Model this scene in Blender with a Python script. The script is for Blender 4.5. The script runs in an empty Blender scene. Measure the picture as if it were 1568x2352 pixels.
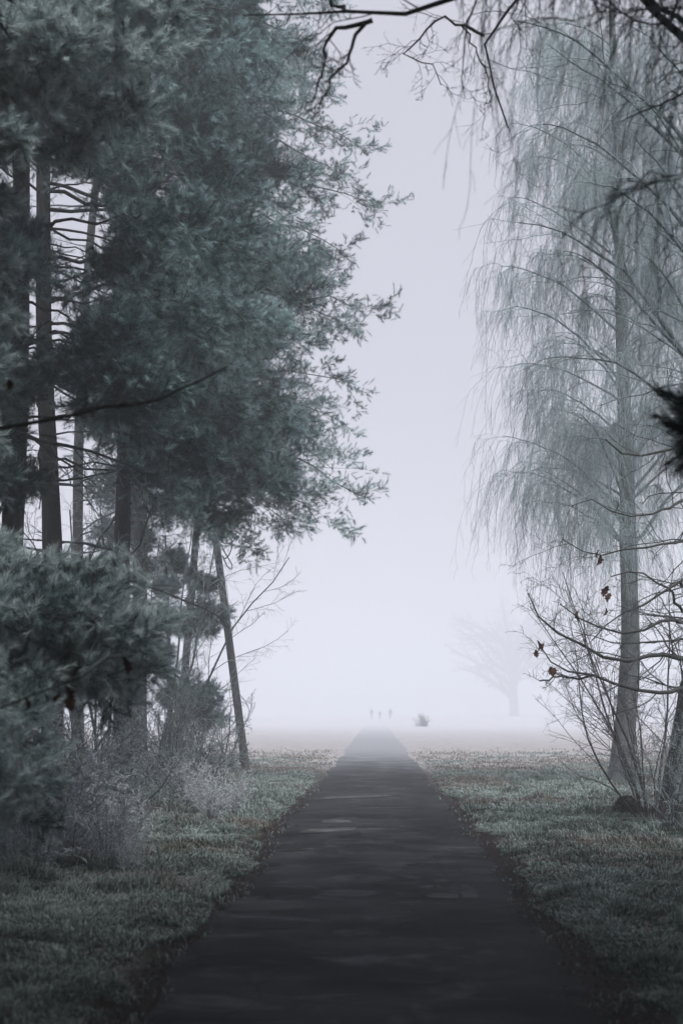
import bpy, math
import numpy as np
from mathutils import Vector

SC = bpy.context.scene
COL = SC.collection
RAD = math.radians

# ------------------------------------------------------------------ camera
F = 3267.0                       # focal length in picture units (frame 1568 x 2352)
PITCH = math.atan(454.0 / F)
YAW = math.atan(78.0 / F)
CAMZ = 1.65
cam_d = bpy.data.cameras.new('camera')
cam = bpy.data.objects.new('camera', cam_d)
COL.objects.link(cam)
cam.location = (0, 0, CAMZ)
cam.rotation_euler = (RAD(90) + PITCH, 0, YAW)
cam_d.sensor_fit = 'VERTICAL'
cam_d.sensor_height = 36.0
cam_d.sensor_width = 24.0
cam_d.lens = 50.0
cam_d.clip_start = 0.05
cam_d.clip_end = 3000
cam_d.dof.use_dof = True
cam_d.dof.focus_distance = 25.0
cam_d.dof.aperture_fstop = 2.0
SC.camera = cam
_R = np.array(cam.rotation_euler.to_matrix())


def P(x, y, Y):
    """point at forward distance Y seen in direction (x, y)"""
    d = _R @ np.array([(x - 784.0) / F, (1176.0 - y) / F, -1.0])
    return np.array([0, 0, CAMZ]) + d * (Y / d[1])


def PL(pts):
    return np.array([P(*p) for p in pts])


# ------------------------------------------------------------------ noise / terrain
_lat = np.random.default_rng(5).random((256, 256))


def vnoise(x, y):
    x = np.asarray(x, float); y = np.asarray(y, float)
    xi = np.floor(x).astype(int); yi = np.floor(y).astype(int)
    fx = x - xi; fy = y - yi
    fx = fx * fx * (3 - 2 * fx); fy = fy * fy * (3 - 2 * fy)
    a = _lat[xi & 255, yi & 255]; b = _lat[(xi + 1) & 255, yi & 255]
    c = _lat[xi & 255, (yi + 1) & 255]; d = _lat[(xi + 1) & 255, (yi + 1) & 255]
    return (a * (1 - fx) + b * fx) * (1 - fy) + (c * (1 - fx) + d * fx) * fy - 0.5


def sstep(a, b, x):
    t = np.clip((x - a) / (b - a), 0, 1)
    return t * t * (3 - 2 * t)


def edge_l(y):
    return -1.24 + 0.20 * vnoise(np.asarray(y) * 0.30, 3.3) + 0.13 * vnoise(np.asarray(y) * 1.7, 9.1)


def edge_r(y):
    return 1.22 + 0.20 * vnoise(np.asarray(y) * 0.27, 23.3) + 0.13 * vnoise(np.asarray(y) * 1.9, 29.1)


def gh(x, y):
    x = np.asarray(x, float); y = np.asarray(y, float)
    off = np.maximum(x - edge_r(y), edge_l(y) - x)          # metres outside the path
    near = sstep(0.0, 0.5, off)
    h = near * 0.05
    h = h + near * (0.10 * vnoise(x * 0.7, y * 0.7) + 0.06 * vnoise(x * 2.1 + 7, y * 2.1))
    h = h + sstep(0.5, 5, x) * 0.08 * np.exp(-((y - 31) / 5.5) ** 2) * sstep(1.6, 3.6, x)
    h = h + sstep(1.5, 5, -x) * 0.04 * np.exp(-((y - 33) / 6.0) ** 2)
    h = h + sstep(2.0, 7.0, -x) * 0.16 * (1 - sstep(38, 60, y))
    h = h + sstep(3.5, 8.0, x) * 0.04 * (1 - sstep(38, 60, y))
    return h


def ghs(x, y):
    return float(gh(np.array([x]), np.array([y]))[0])


def onground(x, Y):
    return np.array([x, Y, ghs(x, Y)])


# ------------------------------------------------------------------ mesh helpers
class Geo:
    def __init__(self):
        self.v = []; self.f3 = []; self.f4 = []; self.fr = []; self.ti = []; self.n = 0
        self.ms = []                       # material index per face chunk (tri, quad)

    def add(self, v, f, frost=0.0, tint=0.5):
        v = np.asarray(v, float).reshape(-1, 3)
        f = np.asarray(f, int)
        if f.size:
            (self.f3 if f.shape[1] == 3 else self.f4).append(f + self.n)
        self.v.append(v)
        self.fr.append(np.broadcast_to(np.asarray(frost, float), (len(v),)))
        self.ti.append(np.broadcast_to(np.asarray(tint, float), (len(v),)))
        self.n += len(v)

    def tubes(self, Pn, Rn, k=5, frost=0.0, tint=0.5, lump=None):
        Pn = np.asarray(Pn, float); Rn = np.asarray(Rn, float)
        M, N, _ = Pn.shape
        if M == 0:
            return
        T = np.gradient(Pn, axis=1)
        T /= np.linalg.norm(T, axis=2, keepdims=True) + 1e-9
        mean = T.mean(axis=1)
        ref = np.where(np.abs(mean[:, 2:3]) < 0.75, np.array([[0, 0, 1.0]]), np.array([[1.0, 0.13, 0]]))
        U = np.cross(T, ref[:, None, :]); U /= np.linalg.norm(U, axis=2, keepdims=True) + 1e-9
        W = np.cross(T, U)
        a = np.arange(k) * 2 * math.pi / k
        ring = (np.cos(a)[None, None, :, None] * U[:, :, None, :] + np.sin(a)[None, None, :, None] * W[:, :, None, :])
        V = Pn[:, :, None, :] + ring * (Rn[:, :, None] * (1 if lump is None else lump))[..., None]
        idx = np.arange(M * N * k).reshape(M, N, k)
        A = idx[:, :-1, :]; B = np.roll(A, -1, axis=2); D = idx[:, 1:, :]; C = np.roll(D, -1, axis=2)
        q = np.stack([A, B, C, D], axis=-1).reshape(-1, 4)
        fr = np.asarray(frost, float)
        if fr.shape == (M, N):
            fr = np.repeat(fr.reshape(-1), k)
        elif fr.shape == (M,):
            fr = np.repeat(fr, N * k)
        ti = np.asarray(tint, float)
        if ti.shape == (M,):
            ti = np.repeat(ti, N * k)
        self.add(V.reshape(-1, 3), q, fr, ti)

    def box(self, lo, hi):
        lo = np.array(lo); hi = np.array(hi)
        v = np.array([[(lo, hi)[i][0], (lo, hi)[j][1], (lo, hi)[k][2]] for i in (0, 1) for j in (0, 1) for k in (0, 1)])
        self.add(v, [[0, 1, 3, 2], [4, 6, 7, 5], [0, 4, 5, 1], [2, 3, 7, 6], [0, 2, 6, 4], [1, 5, 7, 3]])

    def build(self, name, mat, parent=None, origin=None, smooth=True):
        me = bpy.data.meshes.new(name)
        v = np.concatenate(self.v) if self.v else np.zeros((0, 3))
        if origin is not None:
            v = v - np.asarray(origin)[None, :]
        f3 = np.concatenate(self.f3) if self.f3 else np.zeros((0, 3), int)
        f4 = np.concatenate(self.f4) if self.f4 else np.zeros((0, 4), int)
        me.vertices.add(len(v))
        me.vertices.foreach_set('co', v.astype(np.float32).ravel())
        loops = np.concatenate([f3.ravel(), f4.ravel()]).astype(np.int32)
        me.loops.add(len(loops))
        me.loops.foreach_set('vertex_index', loops)
        n3, n4 = len(f3), len(f4)
        starts = np.concatenate([np.arange(n3) * 3, n3 * 3 + np.arange(n4) * 4]).astype(np.int32)
        me.polygons.add(n3 + n4)
        me.polygons.foreach_set('loop_start', starts)
        me.polygons.foreach_set('use_smooth', np.full(n3 + n4, smooth, bool))
        me.update(calc_edges=True)
        for nm, arr in (('frost', self.fr), ('tint', self.ti)):
            at = me.attributes.new(nm, 'FLOAT', 'POINT')
            at.data.foreach_set('value', np.concatenate(arr).astype(np.float32))
        me.materials.append(mat)
        o = bpy.data.objects.new(name, me)
        COL.objects.link(o)
        if parent is not None:
            o.parent = parent
        elif origin is not None:
            o.location = origin
        return o


def tag(o, label=None, cat=None, group=None, kind=None):
    if label: o['label'] = label
    if cat: o['category'] = cat
    if group: o['group'] = group
    if kind: o['kind'] = kind
    return o


def empty(name, loc, label, cat, group=None):
    o = bpy.data.objects.new(name, None)
    COL.objects.link(o)
    o.empty_display_size = 0.3
    o.location = loc
    return tag(o, label, cat, group)


def dup(root, loc, rz, scale, label):
    r = root.copy(); COL.objects.link(r)
    r.location = loc; r.rotation_euler = (0, 0, rz); r.scale = (scale,) * 3
    r['label'] = label
    for ch in list(root.children):
        c = ch.copy(); COL.objects.link(c); c.parent = r
        for g in list(ch.children):
            d = g.copy(); COL.objects.link(d); d.parent = c
    return r


# ------------------------------------------------------------------ branch growth
def unit(a):
    return a / (np.linalg.norm(a, axis=-1, keepdims=True) + 1e-9)


def grow(rng, p0, d0, L, n, wob=0.15, grav=0.0):
    """M crooked shoots of n segments each -> (M, n+1, 3)"""
    M = len(p0)
    out = np.zeros((M, n + 1, 3)); out[:, 0] = p0
    d = unit(np.array(d0, float))
    L = np.asarray(L, float).reshape(M, 1)
    g = np.asarray(grav, float)
    g = np.broadcast_to(g, (M,)) if g.ndim <= 1 else g
    for i in range(n):
        d = d + rng.normal(0, wob, (M, 3))
        d[:, 2] -= g
        d = unit(d)
        out[:, i + 1] = out[:, i] + d * L / n
    return out


def taper(r0, n, end=0.25):
    t = np.linspace(0, 1, n + 1)[None, :]
    return np.asarray(r0)[:, None] * (1 - (1 - end) * t)


def at_t(Pn, Rn, m, t):
    N = Pn.shape[1]
    x = t * (N - 1); i = np.clip(np.floor(x).astype(int), 0, N - 2); f = (x - i)[:, None]
    p = Pn[m, i] * (1 - f) + Pn[m, i + 1] * f
    d = unit(Pn[m, i + 1] - Pn[m, i])
    r = Rn[m, i] * (1 - f[:, 0]) + Rn[m, i + 1] * f[:, 0]
    return p, d, r


def spawn(rng, Pn, Rn, c, t0, t1, a0, a1, lr0, lr1, rr=0.55, up=0.0, flat=None, tip_short=0.5, lmin=0.0, alt=True):
    """children of every branch: starts, directions, lengths, radii"""
    M = len(Pn)
    m = np.repeat(np.arange(M), c)
    base = np.tile((np.arange(c) + 0.5) / c, M)
    t = t0 + (t1 - t0) * np.clip(base + rng.uniform(-0.5, 0.5, M * c) / c, 0, 1)
    p, d, r = at_t(Pn, Rn, m, t)
    ref = rng.normal(0, 1, (M * c, 3))
    if flat is not None:
        side = np.cross(d, np.array([0, 0, 1.0]))
        s = np.tile(np.where(np.arange(c) % 2 == 0, 1.0, -1.0), M) if alt else np.where(rng.random(M * c) < 0.5, 1.0, -1.0)
        ref = unit(side) * s[:, None] + rng.normal(0, 1, (M * c, 3)) * flat
    perp = unit(ref - d * np.sum(ref * d, axis=1, keepdims=True))
    ang = rng.uniform(a0, a1, M * c)[:, None]
    nd = d * np.cos(ang) + perp * np.sin(ang)
    nd[:, 2] += up
    nd = unit(nd)
    plen = np.linalg.norm(np.diff(Pn, axis=1), axis=2).sum(axis=1)[m]
    L = np.maximum(plen * rng.uniform(lr0, lr1, M * c) * (1 - tip_short * (t - t0) / max(t1 - t0, 1e-6)), lmin)
    return p, nd, L, r * rr, m, t


def resample(pts, n, rad=None):
    """smooth polyline through given points with n segments"""
    pts = np.asarray(pts, float)
    s = np.concatenate([[0], np.cumsum(np.linalg.norm(np.diff(pts, axis=0), axis=1))])
    q = np.linspace(0, s[-1], n + 1)
    k = len(pts)
    tan = np.gradient(pts, s, axis=0)
    i = np.clip(np.searchsorted(s, q, side='right') - 1, 0, k - 2)
    h = (s[i + 1] - s[i])[:, None]; u = ((q - s[i])[:, None]) / h
    out = ((2 * u**3 - 3 * u**2 + 1) * pts[i] + (u**3 - 2 * u**2 + u) * h * tan[i]
           + (-2 * u**3 + 3 * u**2) * pts[i + 1] + (u**3 - u**2) * h * tan[i + 1])
    return out


# ------------------------------------------------------------------ materials
def new_mat(name):
    m = bpy.data.materials.new(name); m.use_nodes = True
    nt = m.node_tree
    b = nt.nodes['Principled BSDF']
    return m, nt, b


def node(nt, typ, **kw):
    n = nt.nodes.new(typ)
    for k, v in kw.items():
        setattr(n, k, v)
    return n


def noise_n(nt, scale, detail=4, rough=0.55, vec=None, dist=0.0):
    n = node(nt, 'ShaderNodeTexNoise')
    n.inputs['Scale'].default_value = scale
    n.inputs['Detail'].default_value = detail
    n.inputs['Roughness'].default_value = rough
    n.inputs['Distortion'].default_value = dist
    if vec is not None:
        nt.links.new(vec, n.inputs['Vector'])
    return n.outputs['Fac']


def obj_vec(nt, scale=(1, 1, 1)):
    tc = node(nt, 'ShaderNodeTexCoord')
    mp = node(nt, 'ShaderNodeMapping')
    mp.inputs['Scale'].default_value = scale
    nt.links.new(tc.outputs['Object'], mp.inputs['Vector'])
    return mp.outputs['Vector']


def ramp(nt, fac, stops):
    r = node(nt, 'ShaderNodeValToRGB')
    els = r.color_ramp.elements
    while len(els) < len(stops):
        els.new(0.5)
    for e, (p, c) in zip(els, stops):
        e.position = p
        e.color = (c[0], c[1], c[2], 1) if hasattr(c, '__len__') else (c, c, c, 1)
    nt.links.new(fac, r.inputs['Fac'])
    return r.outputs['Color']


def mixc(nt, fac, a, b):
    n = node(nt, 'ShaderNodeMix', data_type='RGBA')
    for sock, v in ((n.inputs[0], fac), (n.inputs[6], a), (n.inputs[7], b)):
        if isinstance(v, (int, float)):
            sock.default_value = v
        elif isinstance(v, tuple):
            sock.default_value = (v[0], v[1], v[2], 1)
        else:
            nt.links.new(v, sock)
    return n.outputs[2]


def math_n(nt, op, a, b=None, clamp=False):
    n = node(nt, 'ShaderNodeMath', operation=op, use_clamp=clamp)
    for i, v in enumerate((a, b)):
        if v is None: continue
        if isinstance(v, (int, float)):
            n.inputs[i].default_value = v
        else:
            nt.links.new(v, n.inputs[i])
    return n.outputs[0]


def attr(nt, name):
    return node(nt, 'ShaderNodeAttribute', attribute_name=name).outputs['Fac']


def upness(nt):
    g = node(nt, 'ShaderNodeNewGeometry')
    s = node(nt, 'ShaderNodeSeparateXYZ')
    nt.links.new(g.outputs['Normal'], s.inputs[0])
    return s.outputs['Z']


def bump(nt, b, h, strength=0.5, dist=0.02):
    n = node(nt, 'ShaderNodeBump')
    n.inputs['Strength'].default_value = strength
    n.inputs['Distance'].default_value = dist
    nt.links.new(h, n.inputs['Height'])
    nt.links.new(n.outputs['Normal'], b.inputs['Normal'])


def foliage_mat(name, dark, mid, frost):
    m, nt, b = new_mat(name)
    f = attr(nt, 'frost'); t = attr(nt, 'tint')
    c = ramp(nt, f, [(0.0, dark), (0.45, mid), (1.0, frost)])
    c2 = mixc(nt, math_n(nt, 'MULTIPLY', t, 0.45), c, tuple(x * 0.55 for x in mid))
    nt.links.new(c2, b.inputs['Base Color'])
    b.inputs['Roughness'].default_value = 0.85
    b.inputs['Specular IOR Level'].default_value = 0.15
    return m


def bark_mat(name, dark, light, scale=(6, 6, 1.2), frost_amt=0.35, frost_col=(0.45, 0.50, 0.52), moss=None):
    m, nt, b = new_mat(name)
    v = obj_vec(nt, scale)
    n1 = noise_n(nt, 3.0, 6, 0.65, v, 0.6)
    c = ramp(nt, n1, [(0.32, dark), (0.68, light)])
    if moss:
        n3 = noise_n(nt, 1.1, 4, 0.6, obj_vec(nt, (1, 1, 0.7)))
        c = mixc(nt, ramp(nt, n3, [(0.42, 0.0), (0.62, 0.85)]), c, moss)
    n2 = noise_n(nt, 14.0, 3, 0.6, obj_vec(nt))
    up = math_n(nt, 'MULTIPLY_ADD', upness(nt), 0.5)
    up.node.inputs[2].default_value = 0.5
    fr = math_n(nt, 'MULTIPLY', math_n(nt, 'MULTIPLY', up, n2), frost_amt * 2, True)
    nt.links.new(mixc(nt, fr, c, frost_col), b.inputs['Base Color'])
    b.inputs['Roughness'].default_value = 0.9
    b.inputs['Specular IOR Level'].default_value = 0.2
    bump(nt, b, n1, 0.8, 0.03)
    return m


def twig_mat(name, dark, frost):
    """thin twigs: bare wood to hoar frost by the 'frost' attribute, broken up by noise"""
    m, nt, b = new_mat(name)
    n = noise_n(nt, 25.0, 2, 0.5, obj_vec(nt))
    f = math_n(nt, 'MULTIPLY', attr(nt, 'frost'), math_n(nt, 'MULTIPLY_ADD', n, 1.4), True)
    f.node.inputs[1].links[0].from_node.inputs[2].default_value = 0.25
    nt.links.new(mixc(nt, f, dark, frost), b.inputs['Base Color'])
    b.inputs['Roughness'].default_value = 0.85
    b.inputs['Specular IOR Level'].default_value = 0.2
    return m


M_NEEDLE = foliage_mat('frosted_needles', (0.008, 0.026, 0.027), (0.095, 0.17, 0.175), (0.60, 0.80, 0.81))
M_NEEDLE_LIFTED = foliage_mat('brightened_frosted_needles', (0.014, 0.036, 0.036), (0.22, 0.31, 0.31), (0.78, 0.89, 0.89))  # paler needle copy, brightness painted in to offset the near pine's shade
M_NEEDLE_DARK = foliage_mat('dark_needles', (0.010, 0.028, 0.022), (0.02, 0.05, 0.045), (0.06, 0.11, 0.11))
M_PINEBARK = bark_mat('pine_bark', (0.012, 0.011, 0.011), (0.055, 0.045, 0.040), frost_amt=0.12)
M_BIRCHBARK = bark_mat('birch_bark', (0.045, 0.055, 0.055), (0.16, 0.18, 0.18), (4, 4, 2.5), 0.25, moss=(0.05, 0.065, 0.05))
M_OAKBARK = bark_mat('oak_bark', (0.018, 0.017, 0.015), (0.06, 0.056, 0.048), (5, 5, 1.5), 0.15, moss=(0.035, 0.045, 0.025))
M_TWIG = twig_mat('bare_twigs', (0.020, 0.021, 0.022), (0.62, 0.74, 0.76))
M_BIRCHTWIG = twig_mat('birch_twigs', (0.05, 0.055, 0.06), (0.60, 0.75, 0.77))
M_OAKTWIG = twig_mat('oak_twigs', (0.022, 0.020, 0.020), (0.30, 0.34, 0.35))
M_FROSTWEED = twig_mat('frosted_stems', (0.16, 0.14, 0.115), (0.80, 0.87, 0.92))
M_RED = twig_mat('red_twigs', (0.085, 0.045, 0.045), (0.42, 0.46, 0.48))


def simple_mat(name, c1, c2, scale=8.0, rough=0.8, frost=0.0):
    m, nt, b = new_mat(name)
    n = noise_n(nt, scale, 5, 0.6, obj_vec(nt))
    c = ramp(nt, n, [(0.3, c1), (0.7, c2)])
    if frost:
        up = math_n(nt, 'MULTIPLY', math_n(nt, 'MAXIMUM', upness(nt), 0.0), frost, True)
        c = mixc(nt, up, c, (0.5, 0.54, 0.56))
    nt.links.new(c, b.inputs['Base Color'])
    b.inputs['Roughness'].default_value = rough
    bump(nt, b, n, 0.3, 0.01)
    return m


M_POLE = bark_mat('weathered_pole_wood', (0.045, 0.047, 0.045), (0.11, 0.115, 0.11), (14, 14, 0.5), 0.12)
M_IRON = simple_mat('dark_iron', (0.02, 0.02, 0.025), (0.05, 0.05, 0.055), 30, 0.6)
M_CABLE = simple_mat('black_cable', (0.02, 0.018, 0.022), (0.045, 0.04, 0.045), 30, 0.5)
M_LEAF = simple_mat('dead_brown_leaf', (0.045, 0.016, 0.012), (0.11, 0.045, 0.028), 20, 0.8)
M_LITTER = simple_mat('rotted_leaves', (0.012, 0.009, 0.008), (0.045, 0.032, 0.026), 9, 0.9)
M_MOSS = simple_mat('mossy_wood', (0.012, 0.016, 0.008), (0.045, 0.05, 0.025), 14, 0.95, 0.12)
M_CLOTH = simple_mat('dark_coat', (0.012, 0.013, 0.018), (0.03, 0.03, 0.036), 6)


def ground_mat():
    m, nt, b = new_mat('frosted_turf_ground')
    tc = node(nt, 'ShaderNodeTexCoord')
    pos = tc.outputs['Object']
    big = noise_n(nt, 0.12, 4, 0.6, obj_vec(nt, (1, 2.2, 1)))
    mid = noise_n(nt, 1.6, 5, 0.6, obj_vec(nt, (1, 1.6, 1)))
    fine = noise_n(nt, 28.0, 4, 0.7, pos)
    grass = ramp(nt, mid, [(0.3, (0.035, 0.045, 0.032)), (0.55, (0.10, 0.12, 0.10)), (0.75, (0.26, 0.29, 0.27))])
    straw = ramp(nt, big, [(0.40, 0.0), (0.62, 0.55)])
    c = mixc(nt, straw, grass, (0.26, 0.20, 0.16))
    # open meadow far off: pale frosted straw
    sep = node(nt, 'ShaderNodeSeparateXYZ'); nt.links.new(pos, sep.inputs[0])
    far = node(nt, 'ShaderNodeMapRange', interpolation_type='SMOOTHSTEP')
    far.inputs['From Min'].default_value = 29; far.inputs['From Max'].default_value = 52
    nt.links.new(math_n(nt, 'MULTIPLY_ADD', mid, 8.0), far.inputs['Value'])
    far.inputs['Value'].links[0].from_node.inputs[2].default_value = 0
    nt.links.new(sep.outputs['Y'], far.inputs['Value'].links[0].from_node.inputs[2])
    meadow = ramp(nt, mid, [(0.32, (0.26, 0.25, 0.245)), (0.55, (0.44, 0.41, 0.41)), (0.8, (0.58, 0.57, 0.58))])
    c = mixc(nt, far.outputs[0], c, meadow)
    fog_fade = node(nt, 'ShaderNodeMapRange', interpolation_type='SMOOTHSTEP')  # far turf painted towards the fog colour so the horizon dissolves
    fog_fade.inputs['From Min'].default_value = 50; fog_fade.inputs['From Max'].default_value = 150
    nt.links.new(sep.outputs['Y'], fog_fade.inputs['Value'])
    c = mixc(nt, math_n(nt, 'MULTIPLY', fog_fade.outputs[0], 0.85), c, (0.68, 0.69, 0.73))
    c = mixc(nt, ramp(nt, fine, [(0.45, 0.0), (0.75, 0.5)]), c, (0.30, 0.32, 0.31))
    # bare soil and rotted leaves in the strip along the path
    ax = math_n(nt, 'ABSOLUTE', sep.outputs['X'])
    wob = math_n(nt, 'MULTIPLY_ADD', noise_n(nt, 1.3, 4, 0.6, pos), 0.55)
    nt.links.new(ax, wob.node.inputs[2])
    so = node(nt, 'ShaderNodeMapRange', interpolation_type='SMOOTHSTEP')
    so.inputs['From Min'].default_value = 2.0; so.inputs['From Max'].default_value = 1.72
    nt.links.new(wob, so.inputs['Value'])
    so = math_n(nt, 'MULTIPLY', so.outputs[0], math_n(nt, 'SUBTRACT', 1.0, far.outputs[0]), True)
    soil = ramp(nt, fine, [(0.3, (0.012, 0.010, 0.009)), (0.7, (0.045, 0.034, 0.030))])
    c = mixc(nt, so, c, soil)
    nt.links.new(c, b.inputs['Base Color'])
    b.inputs['Roughness'].default_value = 0.95
    b.inputs['Specular IOR Level'].default_value = 0.1
    bump(nt, b, fine, 0.7, 0.04)
    return m


def path_mat(name, dark, light, rough=0.8):
    m, nt, b = new_mat(name)
    tc = node(nt, 'ShaderNodeTexCoord')
    pos = tc.outputs['Object']
    grain = noise_n(nt, 90.0, 3, 0.7, pos)
    streak = noise_n(nt, 1.0, 4, 0.55, obj_vec(nt, (1.0, 1.5, 1)), 0.5)
    blot = noise_n(nt, 0.7, 5, 0.6, pos)
    c = ramp(nt, math_n(nt, 'MULTIPLY_ADD', grain, 0.35), [(0.35, dark), (0.8, light)])
    ma = c.node.inputs['Fac'].links[0].from_node
    nt.links.new(math_n(nt, 'MULTIPLY', streak, 0.8), ma.inputs[2])
    c = mixc(nt, ramp(nt, blot, [(0.42, 0.0), (0.62, 0.75)]), c, tuple(0.5 * x for x in dark))
    pale = noise_n(nt, 1.6, 5, 0.65, obj_vec(nt, (0.8, 1.0, 1)), 0.8)
    c = mixc(nt, ramp(nt, pale, [(0.54, 0.0), (0.70, 0.8)]), c, tuple(1.8 * x for x in light))
    crack = node(nt, 'ShaderNodeTexVoronoi', feature='DISTANCE_TO_EDGE'); crack.inputs['Scale'].default_value = 0.55
    wv = node(nt, 'ShaderNodeMix', data_type='VECTOR'); wv.inputs[0].default_value = 0.12
    nz = node(nt, 'ShaderNodeTexNoise'); nz.inputs['Scale'].default_value = 2.2
    nt.links.new(pos, nz.inputs['Vector']); nt.links.new(pos, wv.inputs[4]); nt.links.new(nz.outputs['Color'], wv.inputs[5])
    nt.links.new(wv.outputs[1], crack.inputs['Vector'])
    c = mixc(nt, ramp(nt, crack.outputs['Distance'], [(0.002, 0.45), (0.007, 0.0)]), c, (0.006, 0.006, 0.007))
    speck = node(nt, 'ShaderNodeTexVoronoi'); speck.inputs['Scale'].default_value = 17
    nt.links.new(pos, speck.inputs['Vector'])
    c = mixc(nt, ramp(nt, speck.outputs['Distance'], [(0.05, 0.7), (0.09, 0.0)]), c, (0.14, 0.14, 0.14))
    # fog painted into the colour: the path pales with distance beyond the trees
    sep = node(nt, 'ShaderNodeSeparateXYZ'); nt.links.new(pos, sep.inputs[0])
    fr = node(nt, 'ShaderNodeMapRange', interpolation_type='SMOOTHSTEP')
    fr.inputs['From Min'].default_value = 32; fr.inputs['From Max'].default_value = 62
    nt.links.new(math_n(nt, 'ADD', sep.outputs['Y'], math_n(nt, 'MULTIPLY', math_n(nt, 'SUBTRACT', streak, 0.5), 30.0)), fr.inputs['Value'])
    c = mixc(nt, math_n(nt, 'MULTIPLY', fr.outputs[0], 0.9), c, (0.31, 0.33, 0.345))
    haze_fade = node(nt, 'ShaderNodeMapRange', interpolation_type='SMOOTHSTEP')
    haze_fade.inputs['From Min'].default_value = 65; haze_fade.inputs['From Max'].default_value = 160
    nt.links.new(sep.outputs['Y'], haze_fade.inputs['Value'])
    c = mixc(nt, math_n(nt, 'MULTIPLY', haze_fade.outputs[0], 0.85), c, (0.64, 0.65, 0.69))
    nt.links.new(c, b.inputs['Base Color'])
    b.inputs['Roughness'].default_value = rough
    b.inputs['Specular IOR Level'].default_value = 0.06
    bump(nt, b, grain, 0.5, 0.006)
    return m


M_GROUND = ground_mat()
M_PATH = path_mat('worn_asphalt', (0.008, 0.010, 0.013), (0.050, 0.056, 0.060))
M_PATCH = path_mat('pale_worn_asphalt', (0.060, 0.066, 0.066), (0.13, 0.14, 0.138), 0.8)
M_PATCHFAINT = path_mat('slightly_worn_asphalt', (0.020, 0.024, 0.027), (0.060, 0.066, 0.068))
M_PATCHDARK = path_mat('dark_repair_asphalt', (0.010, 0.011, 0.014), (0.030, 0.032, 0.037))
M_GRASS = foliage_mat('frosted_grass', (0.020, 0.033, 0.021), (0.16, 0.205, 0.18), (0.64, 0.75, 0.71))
M_STRAW = foliage_mat('frosted_straw', (0.05, 0.042, 0.028), (0.19, 0.165, 0.13), (0.50, 0.50, 0.49))

# ------------------------------------------------------------------ ground and path
def make_ground():
    xs = np.concatenate([-np.geomspace(240, 9, 40)[:-1], np.linspace(-9, 9, 150), np.geomspace(9, 240, 40)[1:]])
    ys = np.concatenate([np.linspace(-28, 4, 20)[:-1], np.linspace(4, 50, 300), np.geomspace(50, 890, 80)[1:]])
    X, Yg = np.meshgrid(xs, ys, indexing='ij')
    Z = gh(X, Yg)
    v = np.stack([X, Yg, Z], -1).reshape(-1, 3)
    n, m = len(xs), len(ys)
    i = np.arange(n * m).reshape(n, m)
    q = np.stack([i[:-1, :-1], i[1:, :-1], i[1:, 1:], i[:-1, 1:]], -1).reshape(-1, 4)
    g = Geo(); g.add(v, q)
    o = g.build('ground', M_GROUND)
    tag(o, 'frosted lawn and pale meadow on both sides of the path', 'ground', kind='structure')


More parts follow.
